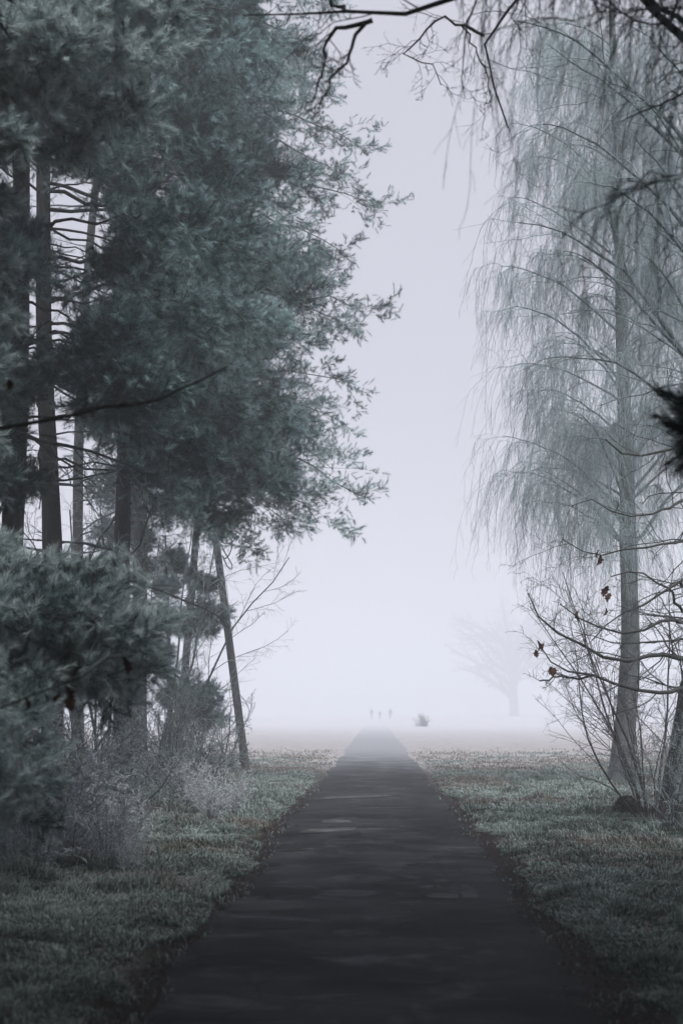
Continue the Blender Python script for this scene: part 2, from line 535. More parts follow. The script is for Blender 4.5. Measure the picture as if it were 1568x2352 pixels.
def make_path():
    ys = np.concatenate([np.linspace(-20, 60, 640), np.geomspace(60, 860, 70)[1:]])
    us = np.linspace(0, 1, 14)
    L = edge_l(ys); Rr = edge_r(ys)
    X = L[None, :] + (Rr - L)[None, :] * us[:, None]
    Z = 0.008 + 0.014 * np.sin(math.pi * us)[:, None] + 0 * X
    v = np.stack([X, np.broadcast_to(ys, X.shape), Z], -1).reshape(-1, 3)
    n, m = X.shape
    i = np.arange(n * m).reshape(n, m)
    q = np.stack([i[:-1, :-1], i[1:, :-1], i[1:, 1:], i[:-1, 1:]], -1).reshape(-1, 4)
    g = Geo(); g.add(v, q)
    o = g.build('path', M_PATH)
    tag(o, 'straight dark asphalt path running into the fog', 'path', kind='structure')
    rng = np.random.default_rng(31)

    def patch(cx, cy, hx, hy, mat, skew=0.0):
        """a thin skim of asphalt with a ragged outline, following the path's camber"""
        k = 40
        a = np.arange(k) * 2 * math.pi / k
        s = np.sign; p = 0.55
        ex = s(np.cos(a)) * np.abs(np.cos(a)) ** p; ey = s(np.sin(a)) * np.abs(np.sin(a)) ** p
        rr = 1 + rng.normal(0, 0.05, k) + 0.35 * vnoise(np.cos(a) * 2.2 + cx * 5, np.sin(a) * 2.2 + cy)
        x = cx + hx * ex * rr; y = cy + hy * ey * rr + skew * ex
        xx = np.concatenate([[cx], x]); yy = np.concatenate([[cy], y])
        u = (xx - edge_l(yy)) / (edge_r(yy) - edge_l(yy))
        zz = 0.008 + 0.014 * np.sin(math.pi * np.clip(u, 0, 1)) + 0.004
        f = [[0, 1 + j, 1 + (j + 1) % k] for j in range(k)]
        gg = Geo(); gg.add(np.stack([xx, yy, zz], -1), f)
        return gg.build('repair_patch', mat, o)

    def at(x0, x1, y, dy, mat, skew=0.0):
        a = _R @ np.array([((x0 + x1) / 2 - 784.0) / F, (1176.0 - y) / F, -1.0])
        Y = a[1] * (-CAMZ / a[2])
        b = _R @ np.array([((x0 + x1) / 2 - 784.0) / F, (1176.0 - y - dy) / F, -1.0])
        Y2 = b[1] * (-CAMZ / b[2])
        patch(P((x0 + x1) / 2, y, Y)[0], Y, (x1 - x0) / 2 / F * Y, (Y - Y2) / 2, mat, skew)
    at(740, 890, 1833, 5, M_PATCH, 0.35)
    at(738, 806, 1890, 7, M_PATCH)
    at(690, 812, 1910, 8, M_PATCH, 0.25)
    at(980, 1052, 2063, 10, M_PATCH)
    at(1058, 1100, 2062, 10, M_PATCH)
    at(540, 690, 2085, 30, M_PATCHFAINT)
    at(600, 640, 2020, 5, M_PATCHFAINT)
    at(1010, 1050, 1905, 5, M_PATCHFAINT)
    at(640, 720, 1955, 5, M_PATCHFAINT, 0.1)
    at(900, 1010, 2260, 20, M_PATCHFAINT)
    at(760, 830, 1918, 14, M_PATCHDARK)
    at(930, 1040, 1895, 20, M_PATCHDARK)
    at(560, 700, 2130, 20, M_PATCHDARK)


make_ground()
make_path()


def make_grass():
    rng = np.random.default_rng(8)
    g = Geo(); gs = Geo()
    zones = [(5.5, 9, -4.2, 4.6, 3700, 0.0048, (0.04, 0.11)), (9, 14, -5.5, 5.5, 2600, 0.0058, (0.05, 0.11)),
             (14, 22, -7, 8, 1350, 0.0075, (0.05, 0.11)), (22, 36, -8, 12, 650, 0.011, (0.05, 0.12)), (36, 64, -13, 21, 190, 0.018, (0.04, 0.09))]
    for y0, y1, x0, x1, den, w, (h0, h1) in zones:
        n = int((y1 - y0) * (x1 - x0) * den)
        x = rng.uniform(x0, x1, n); y = rng.uniform(y0, y1, n)
        off = np.maximum(x - edge_r(y), edge_l(y) - x)
        clump = vnoise(x * 3.1, y * 3.1) + 0.6 * vnoise(x * 7.3 + 5, y * 7.3)
        lim = 0.0 + 0.36 * (vnoise(x * 1.1 + 40, y * 1.1) + 0.5)
        keep = (off > lim) | ((off > -0.06) & (rng.random(n) < 0.08))
        keep &= (clump > -0.42 + rng.normal(0, 0.12, n))
        keep &= rng.random(n) > sstep(29, 61, y)
        x, y, clump, off = x[keep], y[keep], clump[keep], off[keep]
        n = len(x)
        hgt = 0.78 * rng.uniform(h0, h1, n) * (1 + 0.9 * clump) * (0.6 + 0.4 * sstep(0.1, 0.8, off))
        hgt *= 1 + 0.9 * (clump > 0.30) * rng.random(n)
        rough = sstep(2.6, 4.2, -x) * (1 - sstep(34, 40, y))      # rank grass by the thicket
        hgt *= 1 + 1.4 * rough
        lean = np.stack([vnoise(x * 1.9 + 11, y * 1.9) * 1.0, vnoise(x * 1.9, y * 1.9 + 17) * 1.0], -1) + rng.normal(0, 0.45, (n, 2))
        z = gh(x, y)
        a = rng.uniform(0, math.pi, n)
        side = np.stack([np.cos(a), np.sin(a), 0 * a], -1) * (w * rng.uniform(0.6, 1.3, n))[:, None]
        base = np.stack([x, y, z - 0.004], -1)
        mid = base + np.stack([lean[:, 0] * hgt * 0.35, lean[:, 1] * hgt * 0.35, hgt * 0.65], -1)
        tip = base + np.stack([lean[:, 0] * hgt * 1.0, lean[:, 1] * hgt * 1.0, hgt * (1.0 - 0.25 * np.minimum(1, np.abs(lean).sum(1)))], -1)
        V = np.stack([base - side, base + side, mid + side * 0.8, mid - side * 0.8, tip], 1)
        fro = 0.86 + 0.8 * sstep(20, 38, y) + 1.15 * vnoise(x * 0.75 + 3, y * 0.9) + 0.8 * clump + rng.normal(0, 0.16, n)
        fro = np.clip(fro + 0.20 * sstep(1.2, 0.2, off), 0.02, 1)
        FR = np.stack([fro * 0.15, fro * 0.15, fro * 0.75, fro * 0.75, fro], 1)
        ti = np.repeat(rng.random(n), 5).reshape(n, 5)
        straw = (vnoise(x * 0.5 + 70, y * 0.6) + 0.5 * vnoise(x * 2.3, y * 2.3 + 9) + 0.30 * rough + 0.40 * sstep(26, 40, y)) > 0.30 + rng.normal(0, 0.1, n)
        for sel, geo in ((~straw, g), (straw, gs)):
            k = int(sel.sum())
            if not k: continue
            i = np.arange(k)[:, None] * 5
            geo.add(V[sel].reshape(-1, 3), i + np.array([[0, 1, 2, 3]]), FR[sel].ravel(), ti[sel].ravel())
            geo.f3.append((i + np.array([[3, 2, 4]])) + geo.n - 5 * k)
    tag(g.build('grass', M_GRASS, smooth=False), 'short frosted green grass on both verges of the path', 'grass', kind='stuff')
    tag(gs.build('dry_grass', M_STRAW, smooth=False), 'patches of dry straw coloured grass among the frosted lawn', 'grass', kind='stuff')


make_grass()


def make_litter():
    rng = np.random.default_rng(12)
    g = Geo()
    n = 5200
    y = 5.5 + 34 * rng.random(n) ** 1.4
    left = rng.random(n) < 0.5
    off = rng.normal(0.06, 0.13, n)
    x = np.where(left, edge_l(y) - off, edge_r(y) + off)
    inside = rng.random(n) < 0.05
    x = np.where(inside, rng.uniform(-1.1, 1.1, n), x)
    z = np.maximum(gh(x, y), 0.012) + 0.016
    s = rng.uniform(0.008, 0.024, n)
    a = rng.uniform(0, 6.28, n)
    ca, sa = np.cos(a), np.sin(a)
    loc = np.array([[-1, 0, 0.15], [-0.2, -0.5, 0], [1, 0, 0.25], [-0.2, 0.5, 0.1]])
    V = np.zeros((n, 4, 3))
    for j, (u, w, h) in enumerate(loc):
        V[:, j, 0] = x + s * (u * ca - w * sa); V[:, j, 1] = y + s * (u * sa + w * ca)
        V[:, j, 2] = z + s * h * rng.uniform(0.2, 2, n)
    g.add(V.reshape(-1, 3), np.arange(n * 4).reshape(n, 4))
    tag(g.build('leaf_litter', M_LITTER, smooth=False), 'rotted brown leaf litter along the edges of the path', 'leaf litter', kind='stuff')


make_litter()

# ------------------------------------------------------------------ pines
def tuft_template(rng, n=26, w=0.024):
    u = np.sort(rng.uniform(0.0, 0.80, n))
    a = np.arange(n) * 2.399 + rng.uniform(0, 1, n)
    s = 0.97 - 0.62 * u + rng.normal(0, 0.08, n)
    c = np.sqrt(np.clip(1 - s * s, 0.05, 1))
    d = np.stack([np.cos(a) * s, np.sin(a) * s, c], -1)
    ln = rng.uniform(0.30, 0.46, n)
    side = np.stack([-np.sin(a), np.cos(a), 0 * a], -1) * w
    base = np.stack([0 * u, 0 * u, u], -1)
    V = np.stack([base - side, base + side, base + d * ln[:, None]], 1)   # n,3,3
    fr = np.tile(np.array([0.45, 0.45, 1.0]), (n, 1)) * (0.70 + 0.40 * u)[:, None]
    return V.reshape(-1, 3), fr.ravel()


_trng = np.random.default_rng(77)
TUFTS = [tuft_template(_trng, 42, 0.0135) for _ in range(6)]
TUFTS_FEW = [tuft_template(_trng, 12, 0.04) for _ in range(3)]
TUFTS_BIG = [tuft_template(_trng, 80, 0.0105) for _ in range(4)]


def tufts(g, rng, p, d, size, frost, templates=TUFTS):
    """brush-like frosted needle shoots at p pointing along d"""
    n = len(p)
    d = unit(d)
    r = rng.normal(0, 1, (n, 3))
    u = unit(np.cross(d, r)); w = np.cross(d, u)
    Rm = np.stack([u, w, d], -1)
    which = rng.integers(0, len(templates), n)
    for k, (V, fr) in enumerate(templates):
        s = which == k
        m = int(s.sum())
        if not m: continue
        W = np.einsum('mij,vj->mvi', Rm[s], V) * size[s][:, None, None] + p[s][:, None, :]
        fa = np.clip((0.25 + 0.75 * fr[None, :]) * frost[s][:, None], 0, 1)
        g.add(W.reshape(-1, 3), np.arange(m * len(V)).reshape(-1, 3), fa.ravel(), np.repeat(rng.random(m), len(V)))


def pine_boughs(rng, wood, fol, starts, tips, arch, dens=1.0, tsize=0.21, frost=0.75, r0=0.05, width=0.30, templates=TUFTS, t_fol=0.22):
    starts = np.asarray(starts, float); tips = np.asarray(tips, float)
    M = len(starts)
    N = 10
    L = np.linalg.norm(tips - starts, axis=1)
    ctrl = (starts + tips) / 2 + np.stack([0 * L, 0 * L, arch * L], -1) + rng.normal(0, 0.06, (M, 3)) * L[:, None]
    t = np.linspace(0, 1, N + 1)[None, :, None]
    B = (1 - t) ** 2 * starts[:, None] + 2 * t * (1 - t) * ctrl[:, None] + t ** 2 * tips[:, None]
    wob = rng.normal(0, 0.012, B.shape) * L[:, None, None]; wob[:, 0] = 0
    B = B + wob
    R = taper(np.maximum(0.018, r0 * L / 6.0), N, 0.16)
    wood.tubes(B, R, 5)
    c2 = int(24 * dens)
    p, d, l, r, m, tt = spawn(rng, B, R, c2, t_fol, 1.0, 0.55, 1.05, width * 0.6, width * 1.35, 0.4, flat=0.65, tip_short=0.55)
    P2 = grow(rng, p, d, l, 4, 0.13, 0.0)
    R2 = taper(np.minimum(r, 0.02), 4, 0.3)
    wood.tubes(P2, R2, 3)
    c3 = 12
    p, d, l, r, m, tt = spawn(rng, P2, R2, c3, 0.15, 1.0, 0.35, 1.0, 0.22, 0.50, 0.6, flat=0.95, tip_short=0.45, lmin=0.2)
    P3 = grow(rng, p, d, l, 2, 0.15, -0.02)
    d3 = unit(P3[:, 2] - P3[:, 1])
    pts = [P3[:, 2], P3[:, 1], P2[:, 4], B[:, N]]
    dirs = [d3, unit(P3[:, 1] - P3[:, 0]), unit(P2[:, 4] - P2[:, 3]), unit(B[:, N] - B[:, N - 1])]
    pp = np.concatenate(pts); dd = np.concatenate(dirs)
    outer = np.concatenate([np.full(len(q), o) for q, o in zip(pts, (0.18, -0.22, 0.25, 0.3))])
    dd = dd + rng.normal(0, 0.55, dd.shape); dd[:, 2] += 0.30
    n = len(pp)
    # frost lies in patches over the crown and differs from shoot to shoot
    patch = vnoise(pp[:, 0] * 0.9 + pp[:, 1] * 0.4, pp[:, 2] * 1.3) + 1.2 * vnoise(pp[:, 0] * 2.3 + pp[:, 1], pp[:, 2] * 3.1 + 5)
    fr = np.clip(frost * (0.74 + 1.15 * patch + 1.4 * outer + rng.normal(0, 0.40, n)), 0.03, 1.3)
    tufts(fol, rng, pp - unit(dd) * tsize * 0.3, dd, tsize * rng.uniform(0.75, 1.25, n), fr, templates)
    return B


def ring_boughs(rng, trunk, n, z0, z1, len0, len1, az=(0, 2 * math.pi), droop=(0.0, 0.3)):
    z = rng.uniform(z0, z1, n)
    a = rng.uniform(az[0], az[1], n)
    L = rng.uniform(len0, len1, n)
    c = trunk_at(trunk, z)
    dz = -L * rng.uniform(droop[0], droop[1], n)
    return c, c + np.stack([np.cos(a) * L, np.sin(a) * L, dz], -1)


def trunk_at(trunk, z):
    z = np.asarray(z, float)
    return np.stack([np.interp(z, trunk[:, 2], trunk[:, k]) for k in range(3)], -1)


def make_trunk(g, pts, r0, r1, n=44, k=20, flare=0.35, seed=0):
    line = resample(pts, n)
    t = np.linspace(0, 1, n + 1)
    hgt = line[:, 2] - line[0, 2]
    R = r0 + (r1 - r0) * t ** 0.9
    R = R * (1 + flare * np.exp(-hgt / 0.45))
    rng = np.random.default_rng(seed)
    R = R * (1 + rng.normal(0, 0.02, n + 1))
    an = np.arange(k) * 2 * math.pi / k
    hh = hgt[:, None]
    lump = 1 + 0.10 * vnoise(np.cos(an)[None, :] * 1.3 + seed, np.sin(an)[None, :] * 1.3 + hh * 0.9) + 0.10 * vnoise(np.cos(an)[None, :] * 3 + 7, np.sin(an)[None, :] * 3 + hh * 2.5)
    lump = lump + 0.35 * np.exp(-hh / 0.35) * np.maximum(0, np.cos(an * 4 + seed))[None, :] * flare
    g.tubes(line[None], R[None], k, lump=lump[None])
    return line


def pine_tree(name, label, pts, r0, r1, boughs, seed, group, cat='tree', tsize=0.21, frost=0.7, arch=0.14, dead=8, dead_z=(2, 7),
              width=0.30, dens=1.0, templates=TUFTS, mat=None):
    """boughs: list of (starts, tips) arrays"""
    rng = np.random.default_rng(seed)
    base = np.array(pts[0], float)
    e = empty(name, base, label, cat, group)
    tg = Geo()
    trunk = make_trunk(tg, pts, r0, r1, seed=seed)
    tr = tg.build('trunk', M_PINEBARK, e, base)
    wood = Geo(); fol = Geo()
    for bb in boughs(rng, trunk):
        pine_boughs(rng, wood, fol, bb[0], bb[1], arch, dens, tsize, frost, width=width, templates=bb[3] if len(bb) > 3 else templates, t_fol=bb[2] if len(bb) > 2 else 0.22)
    wood.build('branches', M_PINEBARK, e, base)
    fol.build('needles', mat or M_NEEDLE, e, base, smooth=False)
    if dead:
        dg = Geo()
        st, tp = ring_boughs(rng, trunk, dead, dead_z[0], dead_z[1], 0.8, 2.4, droop=(-0.1, 0.4))
        d0 = unit(tp - st); LL = np.linalg.norm(tp - st, axis=1)
        B = grow(rng, st, d0, LL, 6, 0.14, 0.02); R = taper(LL * 0.012 + 0.006, 6, 0.3)
        dg.tubes(B, R, 4, 0.15)
        p, d, l, r, m, tt = spawn(rng, B, R, 7, 0.3, 1, 0.5, 1.1, 0.2, 0.5, 0.6)
        B2 = grow(rng, p, d, l, 4, 0.2); R2 = taper(np.maximum(r, 0.004), 4, 0.4)
        dg.tubes(B2, R2, 3, 0.35)
        p, d, l, r, m, tt = spawn(rng, B2, R2, 5, 0.2, 1, 0.5, 1.1, 0.3, 0.6, 0.7)
        dg.tubes(grow(rng, p, d, l, 3, 0.2), taper(np.maximum(r, 0.003), 3, 0.5), 3, 0.5)
        dg.build('dead_branches', M_TWIG, e, base)
    return e


GP = 'tall frosted pines along the left of the path'


def toward(trunk, tips, rng, rise=(0.5, 2.0)):
    tips = np.asarray(tips, float)
    L = np.linalg.norm(tips[:, :2] - trunk_at(trunk, tips[:, 2])[:, :2], axis=1)
    z = tips[:, 2] + rng.uniform(rise[0], rise[1], len(tips)) * np.minimum(1, L / 4)
    z = np.clip(z, trunk[0, 2] + 0.5, trunk[-1, 2] - 0.2)
    return trunk_at(trunk, z), tips


# front pine: dark trunk by the thicket
def boughs_A(rng, tk):
    x = rng.uniform(330, 690, 32); y = rng.uniform(-150, 1090, 32)
    keep = x < 720 - 0.10 * np.abs(y - 600)
    T = np.array([P(a, b, c) for a, b, c in zip(x, y, rng.uniform(22, 27, 32))])[keep]
    yield (*toward(tk, T, rng, (0.5, 2.0)), 0.3)
    yield ring_boughs(rng, tk, 12, 14.0, 19, 1.5, 3.8, droop=(-0.2, 0.1))


pine_tree('pine_tree', 'pine with a dark trunk rising out of the frosted thicket', [P(284, 1870, 24.5), P(280, 1350, 24.5), P(300, 600, 24.4), P(320, -100, 24.3), P(330, -560, 24.3)],
          0.165, 0.05, boughs_A, 101, GP, frost=0.9, dead=10, dead_z=(2.0, 5.5))


# big pine behind it whose boughs reach out over the path
def boughs_A2(rng, tk):
    T = PL([(795, 15, 32), (770, 105, 31), (785, 205, 32), (862, 335, 31.5), (840, 415, 32.5), (905, 462, 31), (835, 575, 31.5), (765, 620, 30.5),
            (800, 645, 32), (905, 722, 31.5), (850, 745, 30.5), (740, 800, 30), (818, 882, 31.5), (775, 945, 31),
            (850, 1130, 30.5), (775, 1200, 30), (700, 1205, 30.8), (605, 1245, 31), (800, 1080, 31.5), (730, 1000, 30.5), (545, 1215, 30)])
    T[:, 0] -= np.where(T[:, 2] > 9, 0.5, 0.3)
    yield toward(tk, T, rng, (0.8, 2.4))
    x = rng.uniform(500, 715, 20); y = rng.uniform(-120, 1120, 20)
    T = np.array([P(a, b, c) for a, b, c in zip(x, y, rng.uniform(29, 34, 20))])
    yield toward(tk, T, rng, (0.6, 2.0))
    yield ring_boughs(rng, tk, 10, 7.5, 17, 2.5, 4.0, (RAD(5), RAD(75)))
    yield ring_boughs(rng, tk, 12, 18.5, 24, 1.5, 4.0, droop=(-0.2, 0.1))


pine_tree('pine_tree', 'broad pine with boughs reaching out over the path beside the pole', [P(318, 1790, 33) - [0, 0, 0.1], P(322, 1350, 33), P(330, 600, 32.9), P(340, -100, 32.8), P(345, -500, 32.8)],
          0.20, 0.05, boughs_A2, 111, GP, frost=1.05, dead=6, dead_z=(2.5, 7))


def boughs_B(rng, tk):
    x = rng.uniform(250, 690, 38); y = rng.uniform(-40, 1130, 38)
    keep = x < 690 - 0.12 * np.abs(y - 600)
    T = np.array([P(a, b, c) for a, b, c in zip(x, y, rng.uniform(20, 25.5, 38))])[keep]
    yield (*toward(tk, T, rng, (0.6, 2.2)), 0.42)
    T = PL([(600, 1100, 23), (640, 1150, 24), (520, 1180, 23), (450, 1130, 22), (380, 1080, 21), (330, 1000, 21.5), (660, 960, 23)])
    yield (*toward(tk, T, rng, (0.8, 2.0)), 0.42)
    yield ring_boughs(rng, tk, 12, 13, 20, 2.0, 4.5)


pine_tree('pine_tree', 'straight bare-stemmed pine standing in the gap of sky at the left', [P(118, 1900, 22.5), P(122, 1340, 22.5), P(103, 800, 22.5), P(100, 350, 22.5), P(118, -300, 22.4), P(130, -800, 22.4)],
          0.19, 0.05, boughs_B, 102, GP, frost=0.85, dead=9, dead_z=(4.0, 11))


def boughs_C(rng, tk):
    x = rng.uniform(-60, 330, 20); y = rng.uniform(-60, 330, 20)
    T = np.array([P(a, b, c) for a, b, c in zip(x, y, rng.uniform(15, 19.5, 20))])
    yield toward(tk, T, rng, (0.3, 1.5))
    x = rng.uniform(240, 480, 14); y = rng.uniform(520, 1060, 14)
    T = np.array([P(a, b, c) for a, b, c in zip(x, y, rng.uniform(16.5, 20, 14))])
    yield (*toward(tk, T, rng, (0.6, 2.0)), 0.6)
    x = rng.uniform(-60, 40, 8); y = rng.uniform(420, 1240, 8)
    T = np.array([P(a, b, c) for a, b, c in zip(x, y, rng.uniform(16, 19, 8))])
    yield toward(tk, T, rng, (0.2, 0.9))
    yield ring_boughs(rng, tk, 8, 11.5, 16.5, 1.5, 4.0)


pine_tree('pine_tree', 'thick dark pine trunk at the left edge of the picture', [P(15, 1960, 19), P(25, 1340, 19), P(42, 900, 19), P(50, 400, 19), P(40, -300, 19), P(30, -760, 19)],
          0.20, 0.05, boughs_C, 103, GP, frost=0.7, dead=8, dead_z=(3.2, 8))


def boughs_D(rng, tk):
    x = rng.uniform(250, 640, 22); y = rng.uniform(-60, 1000, 22)
    T = np.array([P(a, b, c) for a, b, c in zip(x, y, rng.uniform(34, 37, 22))])
    yield (*toward(tk, T, rng, (0.5, 2.0)), 0.42)
    T = PL([(330, 1130, 35), (390, 1190, 35), (350, 1290, 34), (400, 1330, 34.5), (330, 1230, 35.5), (300, 1180, 34)])
    yield toward(tk, T, rng, (0.5, 1.5))
    yield ring_boughs(rng, tk, 9, 19, 23, 2, 4.0)


pine_tree('pine_tree', 'slim leaning pine stem crossing the bright gap in the crowns', [P(180, 1810, 36), P(178, 1340, 36), P(186, 900, 36), P(215, 480, 36), P(240, 280, 36), P(270, -200, 36), P(280, -430, 36)],
          0.17, 0.05, boughs_D, 104, GP, frost=0.85, dead=16, dead_z=(12.0, 15.5))


# near pine at the left: its trunk stands outside the frame, its boughs hang into it
def boughs_F(rng, tk):
    T = PL([(372, 1442, 14.0), (350, 1500, 13.8), (300, 1372, 14.5), (240, 1352, 15.0), (320, 1570, 13.8), (235, 1560, 13.5), (190, 1345, 14.5), (110, 1335, 14.0),
            (60, 1345, 13.8), (170, 1540, 13.0), (100, 1480, 13.1), (300, 1470, 13.2), (230, 1440, 13.5), (160, 1410, 13.2), (270, 1540, 14.2), (60, 1420, 12.8), (30, 1560, 12.5),
            (50, 1640, 12.2), (35, 1720, 12.0), (12, 1800, 11.8), (40, 1860, 12.2)])
    yield toward(tk, T, rng, (0.05, 0.5))
    T = PL([(345, 120, 13.8), (310, 260, 14.4), (200, 340, 14.8), (110, 250, 13.8), (240, 40, 13.5), (150, 120, 13.2), (0, 450, 14.4), (-20, 590, 14.4), (5, 720, 14.8), (-30, 830, 14.5),
            (-40, 1000, 14.5), (-10, 1120, 14.8), (30, 300, 13.1), (400, 30, 15.0), (300, 20, 15.0), (60, 60, 13.1)])
    yield toward(tk, T, rng, (0.0, 0.7))
    st, tp = ring_boughs(rng, tk, 16, 9.5, 14.5, 2.0, 4.0, droop=(-0.15, 0.02))
    yield st, tp


GN = 'near pines standing beside the camera'
near_pine = pine_tree('pine_tree', 'near pine with frosted boughs hanging in at the left edge', [(-5.3, 14.6, 0.2), (-5.25, 14.6, 4), (-5.2, 14.5, 9), (-5.1, 14.5, 15)],
                      0.20, 0.05, boughs_F, 105, GN, tsize=0.20, frost=1.2, arch=0.06, dead=0, width=0.17, templates=TUFTS_BIG, mat=M_NEEDLE_LIFTED)


def boughs_young(rng, tk):
    T = PL([(506, 1412, 33), (470, 1445, 33), (480, 1345, 33.5), (495, 1655, 33.5), (485, 1600, 33), (400, 1440, 32.5), (395, 1600, 33), (380, 1350, 33),
            (400, 1290, 33), (370, 1500, 33)])
    yield toward(tk, T, rng, (0.2, 0.7))


pine_tree('young_pine', 'small young pine with drooping sprays in front of the far pole leg', [P(395, 1790, 33.5), P(388, 1500, 33.5), P(380, 1230, 33.5)],
          0.08, 0.02, boughs_young, 106, None, frost=0.8, dead=0, width=0.34)


# near pine at the right: only the tip of one low bough hangs into the frame, its unseen crown is shaped to shade the path
def canopy(rng, tk, n, rmax=5.6):
    a = rng.uniform(0, 6.283, n); L = rng.uniform(2.0, rmax, n)
    x = tk[0, 0] + np.cos(a) * L; y = tk[0, 1] + np.sin(a) * L
    z = np.maximum(6.2, 3.3 + 0.52 * (y + 1.2)) + rng.uniform(0, 1, n) ** 1.5 * 5.0
    tp = np.stack([x, y, np.minimum(z, 13.5)], -1)
    return trunk_at(tk, np.clip(tp[:, 2] - rng.uniform(0.0, 1.2, n), 5.5, 12.8)), tp


def boughs_R(rng, tk):
    T = PL([(1664, 1006, 6.5), (1690, 972, 6.5)])
    yield T + [0.45, 0.05, 0.22], T, 0.22, TUFTS_BIG
    yield canopy(rng, tk, 135)


right_pine = pine_tree('pine_tree', 'near dark pine whose bough tip hangs in at the right edge', [(3.7, 6.2, 0.05), (3.7, 6.2, 4), (3.75, 6.2, 13)],
                       0.19, 0.05, boughs_R, 107, GN, tsize=0.25, frost=0.12, arch=0.05, dead=0, width=0.30, dens=0.55, templates=TUFTS_FEW, mat=M_NEEDLE_DARK)
dup(right_pine, (-3.6, 3.0, 0.05), RAD(200), 1.0, 'dark pine added beside the camera to shade the start of the path')  # unseen copies added so their crowns darken the near path and air
dup(right_pine, (3.2, -2.5, 0.05), RAD(95), 1.0, 'dark pine added for shade behind the camera, right of the path')
dup(right_pine, (-3.0, -4.5, 0.05), RAD(310), 1.0, 'dark pine added for shade behind the camera, left of the path')


def boughs_low(rng, tk):  # low bushy pines added out of view to shade the near path and fog
    st, tp = ring_boughs(rng, tk, 70, 0.9, 10.5, 1.6, 2.7, droop=(-0.1, 0.25))
    yield st, tp


shade_pine = pine_tree('pine_tree', 'bushy dark pine added for shade, right of the near bare oak', [(5.0, 6.6, 0.05), (5.0, 6.6, 4), (5.05, 6.6, 11)],
                      0.15, 0.04, boughs_low, 108, GN, tsize=0.24, frost=0.2, arch=0.08, dead=0, width=0.36, dens=0.8, templates=TUFTS_FEW, mat=M_NEEDLE_DARK)
for x, y, rz, lab in [(7.4, 9.6, 0.6, 'bushy dark pine added for shade on the right beyond the near birch'), (-7.8, 10.5, 3.0, 'bushy dark pine added for shade on the left beside the near pine'), (-9.0, 16.5, 5.5, 'bushy dark pine added for shade on the far left behind the near pine'),
                      (5.6, 2.0, 1.2, 'bushy dark pine added for shade right of the camera'), (-5.6, 6.2, 2.2, 'bushy dark pine added for shade left of the camera'), (-5.6, 1.0, 3.3, 'bushy dark pine added for shade farther back on the left of the camera'),
                      (0.6, -9.0, 4.1, 'bushy dark pine added for shade straight behind the camera'), (5.2, -7.0, 5.0, 'bushy dark pine added for shade behind the camera on the right'), (-5.2, -9.5, 0.4, 'bushy dark pine added for shade behind the camera on the left')]:
    dup(shade_pine, (x, y, 0.05), rz, 1.0, lab)

# ------------------------------------------------------------------ bare trees
def limb_tree(e, base, mains, radii, seed, mat, bark, levels, name='branches', nseg=14, frost0=0.1):
    """mains: list of polylines (world). levels: dicts for successive twig orders, last ones finest"""
    rng = np.random.default_rng(seed)
    Pm = np.stack([resample(p, nseg) for p in mains])
    Rm = np.stack([np.interp(np.linspace(0, 1, nseg + 1), np.linspace(0, 1, len(r)), r) for r in radii])
    jig = rng.normal(0, 0.012, Pm.shape); jig[:, 0] = 0
    Pm = Pm + jig
    g = Geo(); g.tubes(Pm, Rm, 7, frost0)
    gt = Geo()
    Pp, Rp = Pm, Rm
    out = [(Pm, Rm)]
    for lv in levels:
        p, d, l, r, m, t = spawn(rng, Pp, Rp, lv['c'], lv.get('t0', 0.2), 1.0, lv.get('a0', 0.5), lv.get('a1', 1.1), lv['l0'], lv['l1'], lv.get('rr', 0.55),
                                 lv.get('up', 0.0), lv.get('flat'), lv.get('ts', 0.5), lv.get('lmin', 0.0))
        n = lv.get('n', 4)
        Pp = grow(rng, p, d, np.minimum(l, lv.get('lmax', 99)), n, lv.get('w', 0.2), lv.get('g', 0.0))
        Rp = taper(np.maximum(np.minimum(r, lv.get('rmax', 1)), lv.get('rmin', 0.003)), n, 0.4)
        (g if lv.get('thick') else gt).tubes(Pp, Rp, lv.get('k', 3), lv.get('frost', 0.5), rng.random(len(Pp)))
        out.append((Pp, Rp))
    g.build(name, bark, e, base)
    if gt.n:
        gt.build('twigs', mat, e, base)
    return out


def leaf_geo(rng, p, s):
    """a curled, lobed dead oak leaf hanging from p"""
    k = 14
    u = np.linspace(0, 1, k)
    w = 0.30 * np.sin(math.pi * u ** 0.8) * (1 + 0.28 * np.sin(u * 22))
    a = rng.uniform(0, 6.28)
    ax = np.array([math.cos(a), math.sin(a), 0]); dn = unit(np.array([rng.normal(0, 0.3), rng.normal(0, 0.3), -1.0]))
    nrm = np.cross(ax, dn)
    mid = p + dn * (u[:, None]) * s + nrm * (0.22 * s * np.sin(u[:, None] * 2.6))
    lft = mid - ax * w[:, None] * s + nrm * (0.5 * w[:, None] * s); rgt = mid + ax * w[:, None] * s + nrm * (0.45 * w[:, None] * s)
    v = np.concatenate([lft, mid, rgt])
    i = np.arange(k - 1)
    q = np.concatenate([np.stack([i, i + 1, i + 1 + k, i + k], -1), np.stack([i + k, i + k + 1, i + 1 + 2 * k, i + 2 * k], -1)])
    g = Geo(); g.add(v, q)
    return g


def dead_leaves(e, base, pts, seed, s=0.10):
    rng = np.random.default_rng(seed)
    for p in pts:
        leaf_geo(rng, np.asarray(p), s * rng.uniform(0.75, 1.2)).build('dead_leaf', M_LEAF, e, base)


